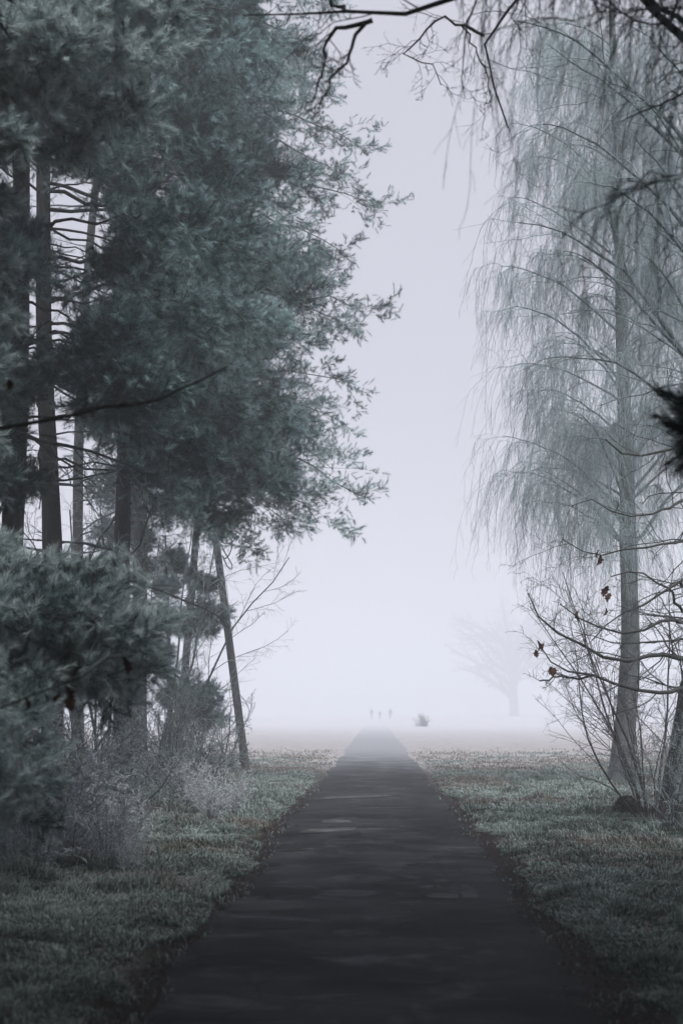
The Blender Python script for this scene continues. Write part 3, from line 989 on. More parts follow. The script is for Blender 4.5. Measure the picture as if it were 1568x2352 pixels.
# mossy oak at the right edge, branches reaching left into the frame
ob = onground(P(1562, 1875, 21.6)[0], 21.6)
oak = empty('oak_tree', ob, 'mossy leaning tree at the right edge with bare branches reaching left', 'tree', 'bare oaks around the path')
tg = Geo()
otr = make_trunk(tg, [ob - [0, 0, 0.15], P(1575, 1720, 21.6), P(1612, 1500, 21.6), P(1650, 1200, 21.6), P(1690, 700, 21.4), P(1700, 100, 21.4)], 0.27, 0.09, flare=0.5, seed=4)
tg.build('trunk', M_OAKBARK, oak, ob)
Zo = 19.0


def OB(pts, z0=21.4):
    k = len(pts)
    return np.array([P(x, y, z0 + (Zo - z0) * min(1, i / 2.0) - 0.12 * i) for i, (x, y) in enumerate(pts)])


mains = [OB([(1622, 1500), (1568, 1516), (1480, 1508), (1430, 1520), (1385, 1508), (1340, 1485), (1305, 1462), (1265, 1450), (1235, 1415), (1213, 1360)]),
         OB([(1610, 1560), (1568, 1578), (1500, 1588), (1450, 1583), (1400, 1570), (1365, 1552), (1320, 1545), (1272, 1538), (1258, 1512), (1232, 1474)]),
         OB([(1365, 1552), (1340, 1556), (1320, 1558), (1300, 1556), (1280, 1553), (1262, 1558), (1240, 1561)], Zo - 0.6),
         OB([(1632, 1405), (1568, 1428), (1500, 1435), (1460, 1455), (1390, 1446), (1330, 1420), (1288, 1388)]),
         OB([(1638, 1352), (1568, 1346), (1545, 1343), (1490, 1385), (1440, 1402), (1400, 1430), (1360, 1470)]),
         OB([(1645, 1225), (1568, 1243), (1500, 1254), (1440, 1262), (1380, 1276), (1335, 1264), (1290, 1240)]),
         OB([(1622, 1472), (1568, 1470), (1500, 1474), (1440, 1478), (1400, 1476), (1360, 1462), (1315, 1452)]),
         OB([(1655, 1130), (1568, 1150), (1480, 1180), (1420, 1185), (1360, 1150), (1310, 1160)]),
         OB([(1665, 960), (1568, 1010), (1500, 1040), (1440, 1045), (1390, 1010)]),
         OB([(1626, 1450), (1560, 1395), (1500, 1330), (1450, 1310), (1400, 1325)])]
radii = [[0.065, 0.04, 0.03, 0.02, 0.008], [0.05, 0.036, 0.028, 0.018, 0.006], [0.016, 0.015, 0.013, 0.010], [0.045, 0.03, 0.02, 0.007],
         [0.04, 0.026, 0.018, 0.006], [0.04, 0.025, 0.015, 0.006], [0.03, 0.02, 0.013, 0.005], [0.04, 0.025, 0.015, 0.006], [0.04, 0.025, 0.012], [0.03, 0.02, 0.008]]
limb_tree(oak, ob, mains, radii, 21, M_OAKTWIG, M_OAKBARK,
          [dict(c=11, l0=0.16, l1=0.42, t0=0.15, w=0.22, n=5, rr=0.45, frost=0.3, rmin=0.005, flat=0.8, lmax=1.1),
           dict(c=5, l0=0.25, l1=0.55, w=0.22, n=4, rr=0.6, frost=0.45, rmin=0.0035),
           dict(c=3, l0=0.3, l1=0.6, w=0.2, n=3, rr=0.7, frost=0.6, rmin=0.0028)])
dead_leaves(oak, ob, PL([(1232, 1470, 17.9), (1248, 1478, 17.9), (1230, 1492, 17.9), (1264, 1530, 18), (1272, 1533, 18), (1376, 1262, 18.2), (1377, 1275, 18.2), (1395, 1345, 18.3), (1400, 1362, 18.3), (1328, 1402, 18.2), (1390, 1395, 18.3)]), 5, 0.14)

# oak whose limb hangs across the top of the frame
tb = onground(4.1, 9.0)
topoak = empty('oak_tree', tb, 'near bare oak whose dark limb crosses the top of the picture', 'tree', 'bare oaks around the path')
tg = Geo()
make_trunk(tg, [tb - [0, 0, 0.1], tb + [0.05, 0, 3], tb + [-0.1, 0.1, 6.5], tb + [0.1, 0.1, 10]], 0.26, 0.10, flare=0.5, seed=6)
tg.build('trunk', M_OAKBARK, topoak, tb)
mains = [np.vstack([tb + [-0.05, 0, 5.2], PL([(1330, -190, 8.7), (1180, -70, 8.7), (1060, -8, 8.8), (960, 33, 8.8), (905, 45, 8.8), (855, 44, 8.8), (790, 24, 8.9), (740, 20, 9.0), (640, 42, 9.1), (560, 38, 9.2)])]),
         PL([(855, 46, 8.8), (810, 62, 8.8), (775, 76, 8.85), (752, 95, 8.9), (742, 130, 8.9), (738, 180, 8.9), (700, 240, 9.0)]),
         PL([(838, 55, 8.8), (815, 90, 8.8), (795, 130, 8.8), (765, 175, 8.8), (735, 235, 8.8)]),
         PL([(790, 24, 8.9), (765, 5, 9.0), (735, -30, 9.0), (690, -60, 9.0)]),
         np.vstack([tb + [0, 0, 6.2], PL([(1430, -190, 10.5), (1260, -90, 11), (1180, 10, 11.3), (1112, 82, 11.6), (1128, 140, 11.6), (1126, 200, 11.6), (1140, 250, 11.6), (1166, 294, 11.6)])]),
         PL([(1112, 82, 11.6), (1060, 60, 11.6), (1010, 45, 11.6), (960, 90, 11.7), (930, 120, 11.8), (1000, 160, 11.9), (1010, 200, 12)]),
         np.vstack([tb + [-0.02, 0, 5.0], PL([(1640, 140, 8.8), (1568, 84, 8.6), (1525, 55, 8.5), (1490, 22, 8.4), (1450, -40, 8.3)])]),
         np.vstack([tb + [-0.02, 0, 5.3], PL([(1640, 110, 9.2), (1568, 58, 9.2), (1515, 20, 9.2), (1460, -30, 9.2)])]),
         PL([(1060, 60, 11.6), (1090, 110, 11.7), (1110, 160, 11.7), (1125, 235, 11.7)])]
radii = [[0.07, 0.05, 0.034, 0.026, 0.014, 0.004], [0.018, 0.013, 0.008, 0.005], [0.014, 0.009, 0.005], [0.014, 0.010, 0.006], [0.05, 0.03, 0.02, 0.014, 0.012, 0.007],
         [0.014, 0.010, 0.007, 0.004], [0.06, 0.04, 0.034, 0.02], [0.05, 0.03, 0.024, 0.015], [0.008, 0.006, 0.004]]
limb_tree(topoak, tb, mains, radii, 22, M_OAKTWIG, M_OAKBARK,
          [dict(c=15, l0=0.12, l1=0.45, t0=0.30, w=0.24, n=6, rr=0.40, frost=0.3, rmin=0.003, lmax=0.8, g=0.09),
           dict(c=5, l0=0.25, l1=0.6, w=0.22, n=4, rr=0.6, frost=0.55, rmin=0.0025, g=0.03),
           dict(c=3, l0=0.3, l1=0.6, w=0.2, n=3, rr=0.7, frost=0.7, rmin=0.002)])

# oak sapling just outside the frame on the left, two twigs with brown leaves inside it
lb = onground(-2.9, 7.6)
loak = empty('oak_tree', lb, 'thin near oak with a few brown leaves at the left edge', 'tree', 'bare oaks around the path')
tg = Geo()
make_trunk(tg, [lb - [0, 0, 0.1], lb + [0.05, 0, 1.5], lb + [-0.05, 0.1, 3.4], lb + [0.05, 0.1, 5.5]], 0.06, 0.02, flare=0.3, seed=7)
tg.build('trunk', M_OAKBARK, loak, lb)
mains = [np.vstack([lb + [0, 0.05, 3.0], PL([(0, 982, 8.0), (100, 966, 8.0), (200, 955, 8.1), (300, 932, 8.1), (370, 905, 8.2), (440, 880, 8.3), (520, 850, 8.4)])]),
         np.vstack([lb + [0.03, 0, 1.45], PL([(0, 1612, 6.8), (110, 1586, 6.9), (192, 1556, 7.0), (241, 1522, 7.1), (300, 1503, 7.2)])])]
radii = [[0.016, 0.014, 0.011, 0.005], [0.010, 0.008, 0.006, 0.003]]
limb_tree(loak, lb, mains, radii, 23, M_OAKTWIG, M_OAKBARK,
          [dict(c=9, l0=0.10, l1=0.25, t0=0.25, w=0.2, n=4, rr=0.5, frost=0.3, rmin=0.0022, lmax=0.4), dict(c=3, l0=0.3, l1=0.6, w=0.2, n=3, rr=0.7, frost=0.5, rmin=0.0018)])
dead_leaves(loak, lb, PL([(192, 1530, 7), (150, 1575, 6.9), (140, 1590, 6.9), (97, 1590, 6.9), (58, 1600, 6.85), (40, 1596, 6.85), (282, 1508, 7.2), (165, 1590, 6.9), (12, 1155, 7.6), (20, 870, 7.8)]), 9, 0.085)


# ------------------------------------------------------------------ weeping birches
def birch(label, base, pts, r0, limbs, seed, strands=10, hang=(0.8, 3.0), group='weeping birches on the right of the path', fz=0.85, rs=0.0036, limb_r=1.0):
    rng = np.random.default_rng(seed)
    e = empty('birch_tree', base, label, 'tree', group)
    tg = Geo()
    tk = make_trunk(tg, pts, r0, 0.04, flare=0.45, seed=seed)
    tg.build('trunk', M_BIRCHBARK, e, base)
    st, tp = limbs(rng, tk)
    M = len(st); N = 12
    L = np.linalg.norm(tp - st, axis=1)
    ctrl = st * 0.45 + tp * 0.55 + np.stack([0 * L, 0 * L, 0.30 * L], -1) + rng.normal(0, 0.05, (M, 3)) * L[:, None]
    t = np.linspace(0, 1, N + 1)[None, :, None]
    B = (1 - t) ** 2 * st[:, None] + 2 * t * (1 - t) * ctrl[:, None] + t ** 2 * tp[:, None]
    w = rng.normal(0, 0.02, B.shape) * L[:, None, None] * 0.6; w[:, 0] = 0
    B += np.cumsum(w, axis=1) * 0.5
    R = taper((0.012 + 0.0065 * L) * limb_r, N, 0.16)
    g = Geo(); g.tubes(B, R, 6, 0.28)
    p, d, l, r, m, tt = spawn(rng, B, R, 13, 0.22, 1.0, 0.4, 1.0, 0.18, 0.42, 0.5, up=0.15, flat=0.7, tip_short=0.5)
    S = grow(rng, p, d, l, 7, 0.14, 0.06); RS = taper(np.clip(r, 0.006, 0.02), 7, 0.3)
    g.tubes(S, RS, 4, 0.55)
    p, d, l, r, m, tt = spawn(rng, S, RS, 4, 0.2, 1.0, 0.4, 1.0, 0.3, 0.6, 0.6, flat=0.9)
    S2 = grow(rng, p, d, l, 5, 0.16, 0.10); RS2 = taper(np.clip(r, 0.004, 0.008), 5, 0.5)
    g.tubes(S2, RS2, 3, fz * 0.8)
    g.build('branches', M_BIRCHTWIG, e, base)
    # hanging twigs in loose bunches
    gt = Geo()
    p, d, l, r, m, tt = spawn(rng, S2, RS2, strands // 2, 0.2, 1.0, 0.3, 0.9, 1, 1, 0.8)
    p2, d2, l2, r2, m2, tt2 = spawn(rng, S, RS, strands, 0.3, 1.0, 0.3, 0.9, 1, 1, 0.8)
    p = np.concatenate([p, p2]); d = np.concatenate([d, d2])
    lowpart = p[:, 2] < p[:, 2].min() + 5.0
    kp = ~lowpart | (rng.random(len(p)) < 0.55)
    p = p[kp]; d = d[kp]
    n = len(p)
    hl = rng.uniform(hang[0], hang[1], n) * (0.25 + 1.3 * (0.5 + vnoise(p[:, 0] * 1.6 + p[:, 2] * 0.8, p[:, 1] * 1.6)))
    hl = hl * (1 + 1.2 * (rng.random(n) < 0.5) * (p[:, 2] < p[:, 2].min() + 4.5))
    hl = np.minimum(hl, 2.3)
    hl = np.minimum(hl, np.maximum(p[:, 2] - 3.2, 0.3))
    H = grow(rng, p, d * np.array([0.6, 0.6, 0.6]) - np.array([0, 0, 0.35]), hl, 9, 0.13, 0.34)
    RH = taper(np.full(n, rs), 9, 0.6)
    fr = np.clip(fz * (0.75 + rng.normal(0, 0.25, n)), 0.05, 1)
    gt.tubes(H, RH, 3, fr)
    p, d, l, r, m, tt = spawn(rng, H, RH, 6, 0.1, 1.0, 0.35, 0.9, 0.12, 0.34, 0.8)
    q = grow(rng, p, d, np.minimum(l, 0.55), 3, 0.14, 0.14)
    gt.tubes(q, taper(np.maximum(r, rs * 0.6), 3, 0.7), 3, np.repeat(fr, 6))
    gt.build('hanging_twigs', M_BIRCHTWIG, e, base)
    return e


b1 = onground(P(1425, 1815, 30)[0], 30.0)


def limbs1(rng, tk):
    T = PL([(1105, 480, 29.5), (1095, 620, 30), (1085, 730, 29.5), (1130, 860, 30), (1090, 1030, 29.5), (1110, 1110, 30.5), (1150, 1180, 29), (1180, 1090, 28.5), (1200, 960, 31),
            (1210, 800, 28.5), (1190, 600, 31), (1150, 380, 30), (1115, 300, 29.5), (1160, 220, 30.5), (1220, 120, 30), (1280, 1150, 28), (1340, 1190, 27.5), (1330, 1010, 32), (1290, 700, 32), (1250, 1230, 29), (1390, 1240, 28),
            (1300, 400, 28), (1350, 200, 31), (1400, 800, 27.5), (1380, 500, 33)])
    T[:, 2] += 0.15; T[:, 0] += 0.55
    x = np.concatenate([rng.uniform(1190, 1560, 30), rng.uniform(1150, 1300, 4)]); y = np.concatenate([rng.uniform(20, 1100, 30), rng.uniform(1000, 1150, 4)])
    T = np.vstack([T, np.array([P(a, b, c) for a, b, c in zip(x, y, rng.uniform(27, 33, 34))])])
    x = rng.uniform(1450, 1760, 22); y = rng.uniform(0, 1180, 22)
    T2 = np.array([P(a, b, c) for a, b, c in zip(x, y, rng.uniform(28, 33, 22))])
    T = np.vstack([T, T2])
    L = np.linalg.norm(T[:, :2] - trunk_at(tk, T[:, 2])[:, :2], axis=1)
    z = np.clip(T[:, 2] - L * rng.uniform(0.25, 0.75, len(T)), 5.0, 18)
    return trunk_at(tk, z), T


birch('tall weeping birch with bare tapering trunk behind the mossy boulder', b1, [b1 - [0, 0, 0.15], P(1432, 1700, 30), P(1444, 1560, 30), P(1442, 1250, 30), P(1432, 900, 30), P(1420, 500, 30), P(1405, 50, 30), P(1400, -250, 30)], 0.235, limbs1, 41, strands=5, hang=(0.25, 1.9), rs=0.0034)

b2 = onground(5.3, 19.5)


def limbs2(rng, tk):
    T = PL([(1190, 520, 19), (1225, 300, 19), (1300, 560, 18.5), (1340, 420, 18), (1250, 120, 19), (1390, 180, 18.5), (1420, 560, 18.5), (1460, 300, 18.5), (1200, 40, 19.5),
            (1480, 700, 18.5), (1500, 520, 18.5), (1440, 60, 18.5), (1530, 180, 18), (1560, 420, 18.5), (1250, 800, 19.5), (1540, 860, 18.8)])
    x = rng.uniform(1600, 1950, 8); y = rng.uniform(0, 900, 8)
    T = np.vstack([T, np.array([P(a, b, c) for a, b, c in zip(x, y, rng.uniform(17, 22, 8))])])
    L = np.linalg.norm(T[:, :2] - trunk_at(tk, T[:, 2])[:, :2], axis=1)
    z = np.clip(T[:, 2] - L * rng.uniform(0.7, 1.3, len(T)), 4.0, 11)
    return trunk_at(tk, z), T


birch('weeping birch standing outside the right edge, its limbs rising leftwards', b2, [b2 - [0, 0, 0.15], b2 + [0, 0, 4], b2 + [-0.1, 0, 8], b2 + [0.1, 0.1, 13]], 0.18, limbs2, 42, strands=2, hang=(0.3, 1.2), rs=0.0030, fz=0.8)

# nearer birch, only its hanging ends show at the top right
b3 = onground(3.3, 7.4)


def limbs3(rng, tk):
    T = PL([(1240, -30, 6.8), (1345, 40, 6.8), (1425, 430, 6.6), (1290, -90, 7), (1480, -50, 6.6), (1540, 40, 6.6), (1200, -120, 7.2)])
    L = np.linalg.norm(T[:, :2] - trunk_at(tk, T[:, 2])[:, :2], axis=1)
    z = np.clip(T[:, 2] - L * rng.uniform(0.1, 0.3, len(T)), 3.0, 7)
    return trunk_at(tk, z), T


birch('nearest weeping birch, blurred strands hanging into the top right corner', b3, [b3 - [0, 0, 0.15], b3 + [0, 0, 4], b3 + [-0.1, 0, 8], b3 + [0.1, 0.1, 11]], 0.15, limbs3, 43, strands=3, hang=(0.25, 0.85), rs=0.0024, fz=0.45, limb_r=0.5)

# ------------------------------------------------------------------ pole, cable, boulder
pb = onground(P(566, 1780, 36)[0], 36.0)
apole = empty('utility_pole', pb, 'grey wooden A-frame utility pole leaning beside the left verge', 'utility pole')
R0 = P(567, 1785, 36); Rt = P(470, 1040, 36.0)
L0 = P(405, 1790, 36.2); Lt = P(466, 1040, 36.1)
for a, b in ((R0, Rt), (L0, Lt)):
    g = Geo()
    line = np.linspace(a - (b - a) * 0.05, b, 20)
    g.tubes(line[None], np.linspace(0.108, 0.088, 20)[None], 14)
    g.add(line[-1:] + 0, np.zeros((0, 3), int))
    g.build('pole_leg', M_POLE, apole, pb)
c0 = P(462, 1171, 35.9); c1 = P(494, 1171, 35.85)
g = Geo()
w = np.array([0, 0.05, 0]); h = np.array([0, 0, 0.085])
v = np.array([c0 - w - h, c0 + w - h, c0 + w + h, c0 - w + h, c1 - w - h, c1 + w - h, c1 + w + h, c1 - w + h])
g.add(v, [[0, 1, 2, 3], [4, 7, 6, 5], [0, 4, 5, 1], [3, 2, 6, 7], [0, 3, 7, 4], [1, 5, 6, 2]])
br = g.build('cross_brace', M_POLE, apole, pb, smooth=False)
for cc in (c0 * 0.93 + c1 * 0.07, c0 * 0.07 + c1 * 0.93):
    g = Geo()
    g.tubes(np.array([[cc - h * 1.3, cc - h * 1.0, cc + h * 1.25]]), np.array([[0.03, 0.03, 0.03]]), 6)
    g.build('bolt', M_IRON, br, pb)
# pole cap arm with two insulators hidden in the crown of the pine
g = Geo()
pt = (Rt + Lt) / 2
g.tubes(np.array([[pt + [0, 0, -0.25], pt + [0, 0, 0.1], pt + [0, 0, 0.45]]]), np.array([[0.12, 0.12, 0.09]]), 12)
g.build('pole_top', M_POLE, apole, pb)

# loose loops of cable on the pole
g = Geo()
cz = 35.82
loop1 = PL([(508, 1236, cz), (516, 1232, cz), (527, 1234, cz), (533, 1244, cz - 0.05), (531, 1262, cz - 0.05), (525, 1276, cz - 0.05), (516, 1283, cz), (510, 1276, cz)])
loop2 = PL([(508, 1250, cz), (516, 1268, cz - 0.08), (526, 1285, cz - 0.08), (533, 1300, cz - 0.08), (531, 1308, cz - 0.08), (524, 1303, cz - 0.05), (516, 1288, cz), (511, 1276, cz)])
loop3 = PL([(507, 1244, cz), (518, 1248, cz - 0.1), (532, 1246, cz - 0.1), (540, 1236, cz - 0.1), (543, 1220, cz - 0.05)])
for lp in (loop1, loop2, loop3):
    q = resample(lp, 24)
    g.tubes(q[None], np.full((1, 25), 0.016), 6)
co = P(512, 1245, cz)
tag(g.build('cable', M_CABLE, None, co), 'dark loops of loose cable hanging on the right pole leg', 'cable')

# mossy boulder / stump between birch and shrub
def blob(name, mat, c, rx, ry, rz, seed, label, cat, flat=0.0, k=28, n=14):
    rng = np.random.default_rng(seed)
    th = np.linspace(0, math.pi / 2 * 1.12, n); ph = np.arange(k) * 2 * math.pi / k
    V = []
    for t in th:
        for p_ in ph:
            rr = 1 + 0.16 * vnoise(np.cos(p_) * 1.5 + 3 + seed, np.sin(p_) * 1.5 + t * 1.3) + 0.10 * vnoise(np.cos(p_) * 4 + 9, np.sin(p_) * 4 + t * 4)
            s = np.sin(t) ** 0.55
            V.append([rx * rr * s * math.cos(p_), ry * rr * s * math.sin(p_), rz * (np.cos(t) * rr)])
    V = np.array(V)
    i = np.arange(n * k).reshape(n, k)
    A = i[:-1]; B = np.roll(A, -1, 1); D = i[1:]; C = np.roll(D, -1, 1)
    g = Geo(); g.add(V + np.asarray(c), np.stack([A, D, C, B], -1).reshape(-1, 4))
    # fuzz of moss
    m = 2600
    tt = rng.uniform(0, math.pi / 2, m) ** 1.0; pp = rng.uniform(0, 6.283, m)
    s = np.sin(tt) ** 0.55
    nrm = np.stack([s * np.cos(pp), s * np.sin(pp), np.cos(tt)], -1)
    b = np.asarray(c) + nrm * np.array([rx, ry, rz]) * 0.98
    sd = unit(rng.normal(0, 1, (m, 3))) * 0.006
    tip = b + unit(nrm + rng.normal(0, 0.4, (m, 3))) * rng.uniform(0.02, 0.06, m)[:, None]
    g.add(np.stack([b - sd, b + sd, tip], 1).reshape(-1, 3), np.arange(m * 3).reshape(m, 3))
    return tag(g.build(name, mat, None, np.asarray(c)), label, cat)


sb = onground(P(1440, 1862, 22.0)[0], 22.0)
blob('mossy_stump', M_MOSS, sb - [0, 0, 0.04], 0.20, 0.2, 0.29, 3, 'dark moss covered stump between the birch trunk and the twiggy shrub', 'stump')


# ------------------------------------------------------------------ shrubs, saplings, weeds
def shrub(name, label, base, seed, stems=14, h=(1.2, 2.4), spread=0.5, group=None, mat=None, frost=0.6, orders=(7, 6, 4), rbase=0.014, cat='shrub', grav=0.015, wob=0.09,
          lean=(0, 0), fine=0.0032, l1=(0.28, 0.55)):
    rng = np.random.default_rng(seed)
    base = np.asarray(base, float)
    e = empty(name, base, label, cat, group)
    a = rng.uniform(0, 6.283, stems); tilt = np.abs(rng.normal(0, spread, stems))
    d = np.stack([np.cos(a) * np.sin(tilt) + lean[0], np.sin(a) * np.sin(tilt) + lean[1], np.cos(tilt)], -1)
    p = base + np.stack([np.cos(a) * 0.08, np.sin(a) * 0.08, 0 * a - 0.05], -1) * rng.uniform(0.3, 1.5, (stems, 1))
    L = rng.uniform(h[0], h[1], stems)
    B = grow(rng, p, d, L, 9, wob, grav); R = taper(rbase * L / np.mean(L), 9, 0.25)
    g = Geo(); g.tubes(B, R, 5, frost * 0.3)
    g.build('stems', mat or M_TWIG, e, base)
    gt = Geo()
    p, d, l, r, m, t = spawn(rng, B, R, orders[0], 0.15, 1.0, 0.4, 0.95, l1[0], l1[1], 0.5, up=0.08)
    B2 = grow(rng, p, d, l, 6, 0.12, grav); R2 = taper(np.clip(r, fine * 1.4, 0.01), 6, 0.5)
    gt.tubes(B2, R2, 3, frost * 0.7)
    p, d, l, r, m, t = spawn(rng, B2, R2, orders[1], 0.15, 1.0, 0.4, 1.0, 0.25, 0.5, 0.6, lmin=0.08)
    B3 = grow(rng, p, d, l, 4, 0.16, grav); R3 = taper(np.clip(r, fine, 0.006), 4, 0.6)
    gt.tubes(B3, R3, 3, np.clip(frost * rng.uniform(0.5, 1.3, len(B3)), 0, 1))
    if orders[2]:
        p, d, l, r, m, t = spawn(rng, B3, R3, orders[2], 0.15, 1.0, 0.5, 1.1, 0.3, 0.6, 0.7, lmin=0.05)
        B4 = grow(rng, p, d, l, 2, 0.18); R4 = taper(np.full(len(B4), fine * 0.85), 2, 0.7)
        gt.tubes(B4, R4, 3, np.clip(frost * rng.uniform(0.7, 1.5, len(B4)), 0, 1))
    gt.build('twigs', mat or M_TWIG, e, base)
    return e


GS = 'frosted shrubs under the pines'
shrubs = [('tangled frosted shrub nearest the pole leg', 490, 1815, 28, 1.2, 2.0, 0.55), ('low frosted shrub at the foot of the dark pine trunk', 300, 1870, 22.6, 0.6, 1.2, 0.6),
          ('frosted shrub filling the gap right of the dark pine trunk', 380, 1830, 27, 1.3, 2.4, 0.45), ('frosted thicket shrub left of the dark pine trunk', 215, 1850, 23, 1.1, 1.9, 0.5),
          ('frosted shrub under the near pine boughs', 130, 1860, 22, 1.3, 2.3, 0.5), ('frosted shrub at the far left under the dark trunk', 50, 1870, 20.5, 1.3, 2.2, 0.5),
          ('low frosted shrub with arching shoots before the thicket', 420, 1850, 24.5, 0.6, 1.3, 0.7), ('low frosted shrub in front of the dark pine trunk', 260, 1890, 20, 0.5, 0.9, 0.7),
          ('low frosted shrub among the brown grasses', 170, 1900, 18.5, 0.6, 1.2, 0.65), ('frosted shrub behind the thicket beside the far pole leg', 440, 1790, 34.2, 1.4, 2.3, 0.5)]
for i, (lab, x, y, Y, h0, h1, sp) in enumerate(shrubs):
    q = onground(P(x, y, Y)[0], Y)
    shrub('shrub', lab, q, 200 + i, 15, (h0, h1), sp, GS, frost=0.5, fine=0.0055, orders=(8, 5, 2))

# tall bare saplings with level frosted side branches
GB = 'bare saplings under the pines'
for i, (lab, x, Y, hh, lean) in enumerate([('bare sapling reaching thin twigs across to the pole leg', 345, 29.5, (4.5, 6.2), (0.22, 0)), ('bare sapling with upright frosted shoots under the gap of sky', 160, 24, (3.6, 5.2), (0.05, 0)),
                                           ('bare crooked sapling beside the broad pine trunk', 240, 26, (4.0, 6.0), (0.10, 0))]):
    q = onground(P(x, 1830, Y)[0], Y)
    shrub('bare_sapling', lab, q, 230 + i, 4, hh, 0.14, GB, frost=0.75, orders=(13, 8, 4), rbase=0.035, cat='sapling', grav=-0.01, lean=lean, l1=(0.25, 0.45), fine=0.0034)

# twiggy shrub with reddish shoots at the foot of the mossy tree on the right
q = onground(P(1492, 1885, 21.0)[0], 21.0)
shrub('twiggy_shrub', 'many stemmed shrub with reddish shoots before the mossy leaning trunk', q, 260, 13, (1.6, 4.0), 0.26, None, M_RED, 0.6, (10, 6, 3), 0.018, grav=-0.01, lean=(-0.02, 0), fine=0.003)
q = onground(P(1545, 1895, 20.3)[0], 20.3)
shrub('twiggy_shrub', 'frosted bramble like shrub covering the mossy trunk at the right edge', q, 261, 14, (0.9, 2.0), 0.4, None, M_TWIG, 0.7, (8, 6, 3), 0.012, fine=0.003)


# frosted weeds
def weed_proto(seed, h, label, loc):
    rng = np.random.default_rng(seed)
    e = empty('frosted_weed', (0, 0, 0), label, 'weed', 'frosted weeds along the left verge')
    n = 16
    a = rng.uniform(0, 6.28, n); ti = np.abs(rng.normal(0, 0.30, n))
    d = np.stack([np.cos(a) * np.sin(ti), np.sin(a) * np.sin(ti), np.cos(ti)], -1)
    p = np.stack([np.cos(a), np.sin(a), 0 * a], -1) * rng.uniform(0, 0.14, (n, 1))
    L = h * rng.uniform(0.6, 1.15, n)
    B = grow(rng, p, d, L, 9, 0.07, np.full(n, 0.05)); R = taper(np.full(n, 0.006), 9, 0.5)
    g = Geo(); g.tubes(B, R, 3, 0.4)
    g.build('stems', M_FROSTWEED, e)
    gt = Geo()
    p, d, l, r, m, t = spawn(rng, B, R, 17, 0.15, 1.0, 0.4, 1.1, 0.10, 0.26, 0.8, tip_short=0.4)
    B2 = grow(rng, p, d, l, 4, 0.16, 0.12); R2 = taper(np.full(len(B2), 0.0050), 4, 0.6)
    gt.tubes(B2, R2, 3, rng.uniform(0.5, 1, len(B2)))
    p, d, l, r, m, t = spawn(rng, B2, R2, 4, 0.1, 1.0, 0.4, 1.1, 0.25, 0.55, 0.8)
    gt.tubes(grow(rng, p, d, l, 2, 0.15), taper(np.full(len(p), 0.0048), 2, 0.7), 3, rng.uniform(0.6, 1, len(p)))
    gt.build('seed_plumes', M_FROSTWEED, e)
    return e


wp = [weed_proto(300 + i, 0.62 + 0.12 * i, '', None) for i in range(3)]
wrng = np.random.default_rng(55)
spots = []
for k in range(20):
    Y = wrng.uniform(13, 27)
    x = wrng.uniform(-0.115, -0.075) * Y - wrng.uniform(0, 1.5)
    if Y < 18: x = min(x, -0.235 * Y + 0.5 + wrng.uniform(0, 0.8))
    spots.append((x, Y))
spots += [(-3.1, 14.6), (-3.65, 16.2), (-3.2, 13.9), (-3.5, 14.2), (-3.25, 14.9), (-3.55, 15.4), (-2.95, 15.6), (-3.4, 13.6)]
SB = [(lab, P(x, y, Y)[0], Y) for lab, x, y, Y, h0, h1, sp in shrubs]
near = [min(range(len(SB)), key=lambda i: (SB[i][1] - x) ** 2 + (SB[i][2] - Y) ** 2) for x, Y in spots]
ORD = ['nearest', 'second nearest', 'third nearest', 'fourth nearest', 'fifth nearest', 'sixth nearest', 'seventh nearest', 'eighth nearest', 'ninth nearest', 'tenth nearest']
SHORT = ['tangled shrub by the pole', 'shrub at the dark trunk foot', 'shrub right of the dark trunk', 'shrub left of the dark trunk', 'shrub under near pine boughs', 'far left shrub',
         'arching low shrub', 'low shrub before the dark trunk', 'low shrub among brown grasses', 'shrub at the far pole leg']
weed_labels = []
for k, (x, Y) in enumerate(spots):
    same = sorted((j for j in range(len(spots)) if near[j] == near[k] and (j >= 20) == (k >= 20)), key=lambda j: -spots[j][0])
    kind = 'white weed plume' if k >= 20 else 'dry weed clump'
    weed_labels.append('%s by the %s, %s to the path' % (kind, SHORT[near[k]], ORD[same.index(k)]))
for k, (x, Y) in enumerate(spots):
    lab = weed_labels[k]
    pr = wp[k % 3]
    sc = wrng.uniform(0.7, 1.2) * (1.25 if k >= 20 else 0.85)
    if k < 3:
        pr.location = onground(x, Y); pr.rotation_euler = (0, 0, wrng.uniform(0, 6.28)); pr.scale = (sc,) * 3; pr['label'] = lab
    else:
        o = dup(pr, onground(x, Y), wrng.uniform(0, 6.28), sc, lab)

# arching brambles
GBm = 'arching brambles at the edge of the thicket'
for i, (lab, pts, Y) in enumerate([('long arching bramble cane beside the white weeds', [(330, 1850), (300, 1800), (268, 1775), (238, 1770), (205, 1782)], 17.5),
                                   ('low bramble arch in front of the tangled shrubs', [(405, 1868), (430, 1845), (460, 1838), (490, 1842), (520, 1858)], 25),
                                   ('bramble arch over the brown grass at the left', [(120, 1915), (150, 1880), (190, 1872), (220, 1890), (232, 1950)], 15.5)]):
    rng = np.random.default_rng(400 + i)
    line = PL([(x, y, Y) for x, y in pts])
    line[0, 2] = ghs(line[0, 0], line[0, 1]) - 0.03
    e = empty('bramble', onground(line[0, 0], line[0, 1]), lab, 'bramble', GBm)
    b0 = np.array(e.location)
    limb_tree(e, b0, [line], [[0.010, 0.008, 0.005]], 410 + i, M_FROSTWEED, M_TWIG, [dict(c=26, l0=0.05, l1=0.16, t0=0.1, w=0.2, n=4, frost=0.8, rmin=0.003, g=0.10), dict(c=6, l0=0.3, l1=0.6, w=0.2, n=2, frost=0.9, rmin=0.0026)], 'cane')

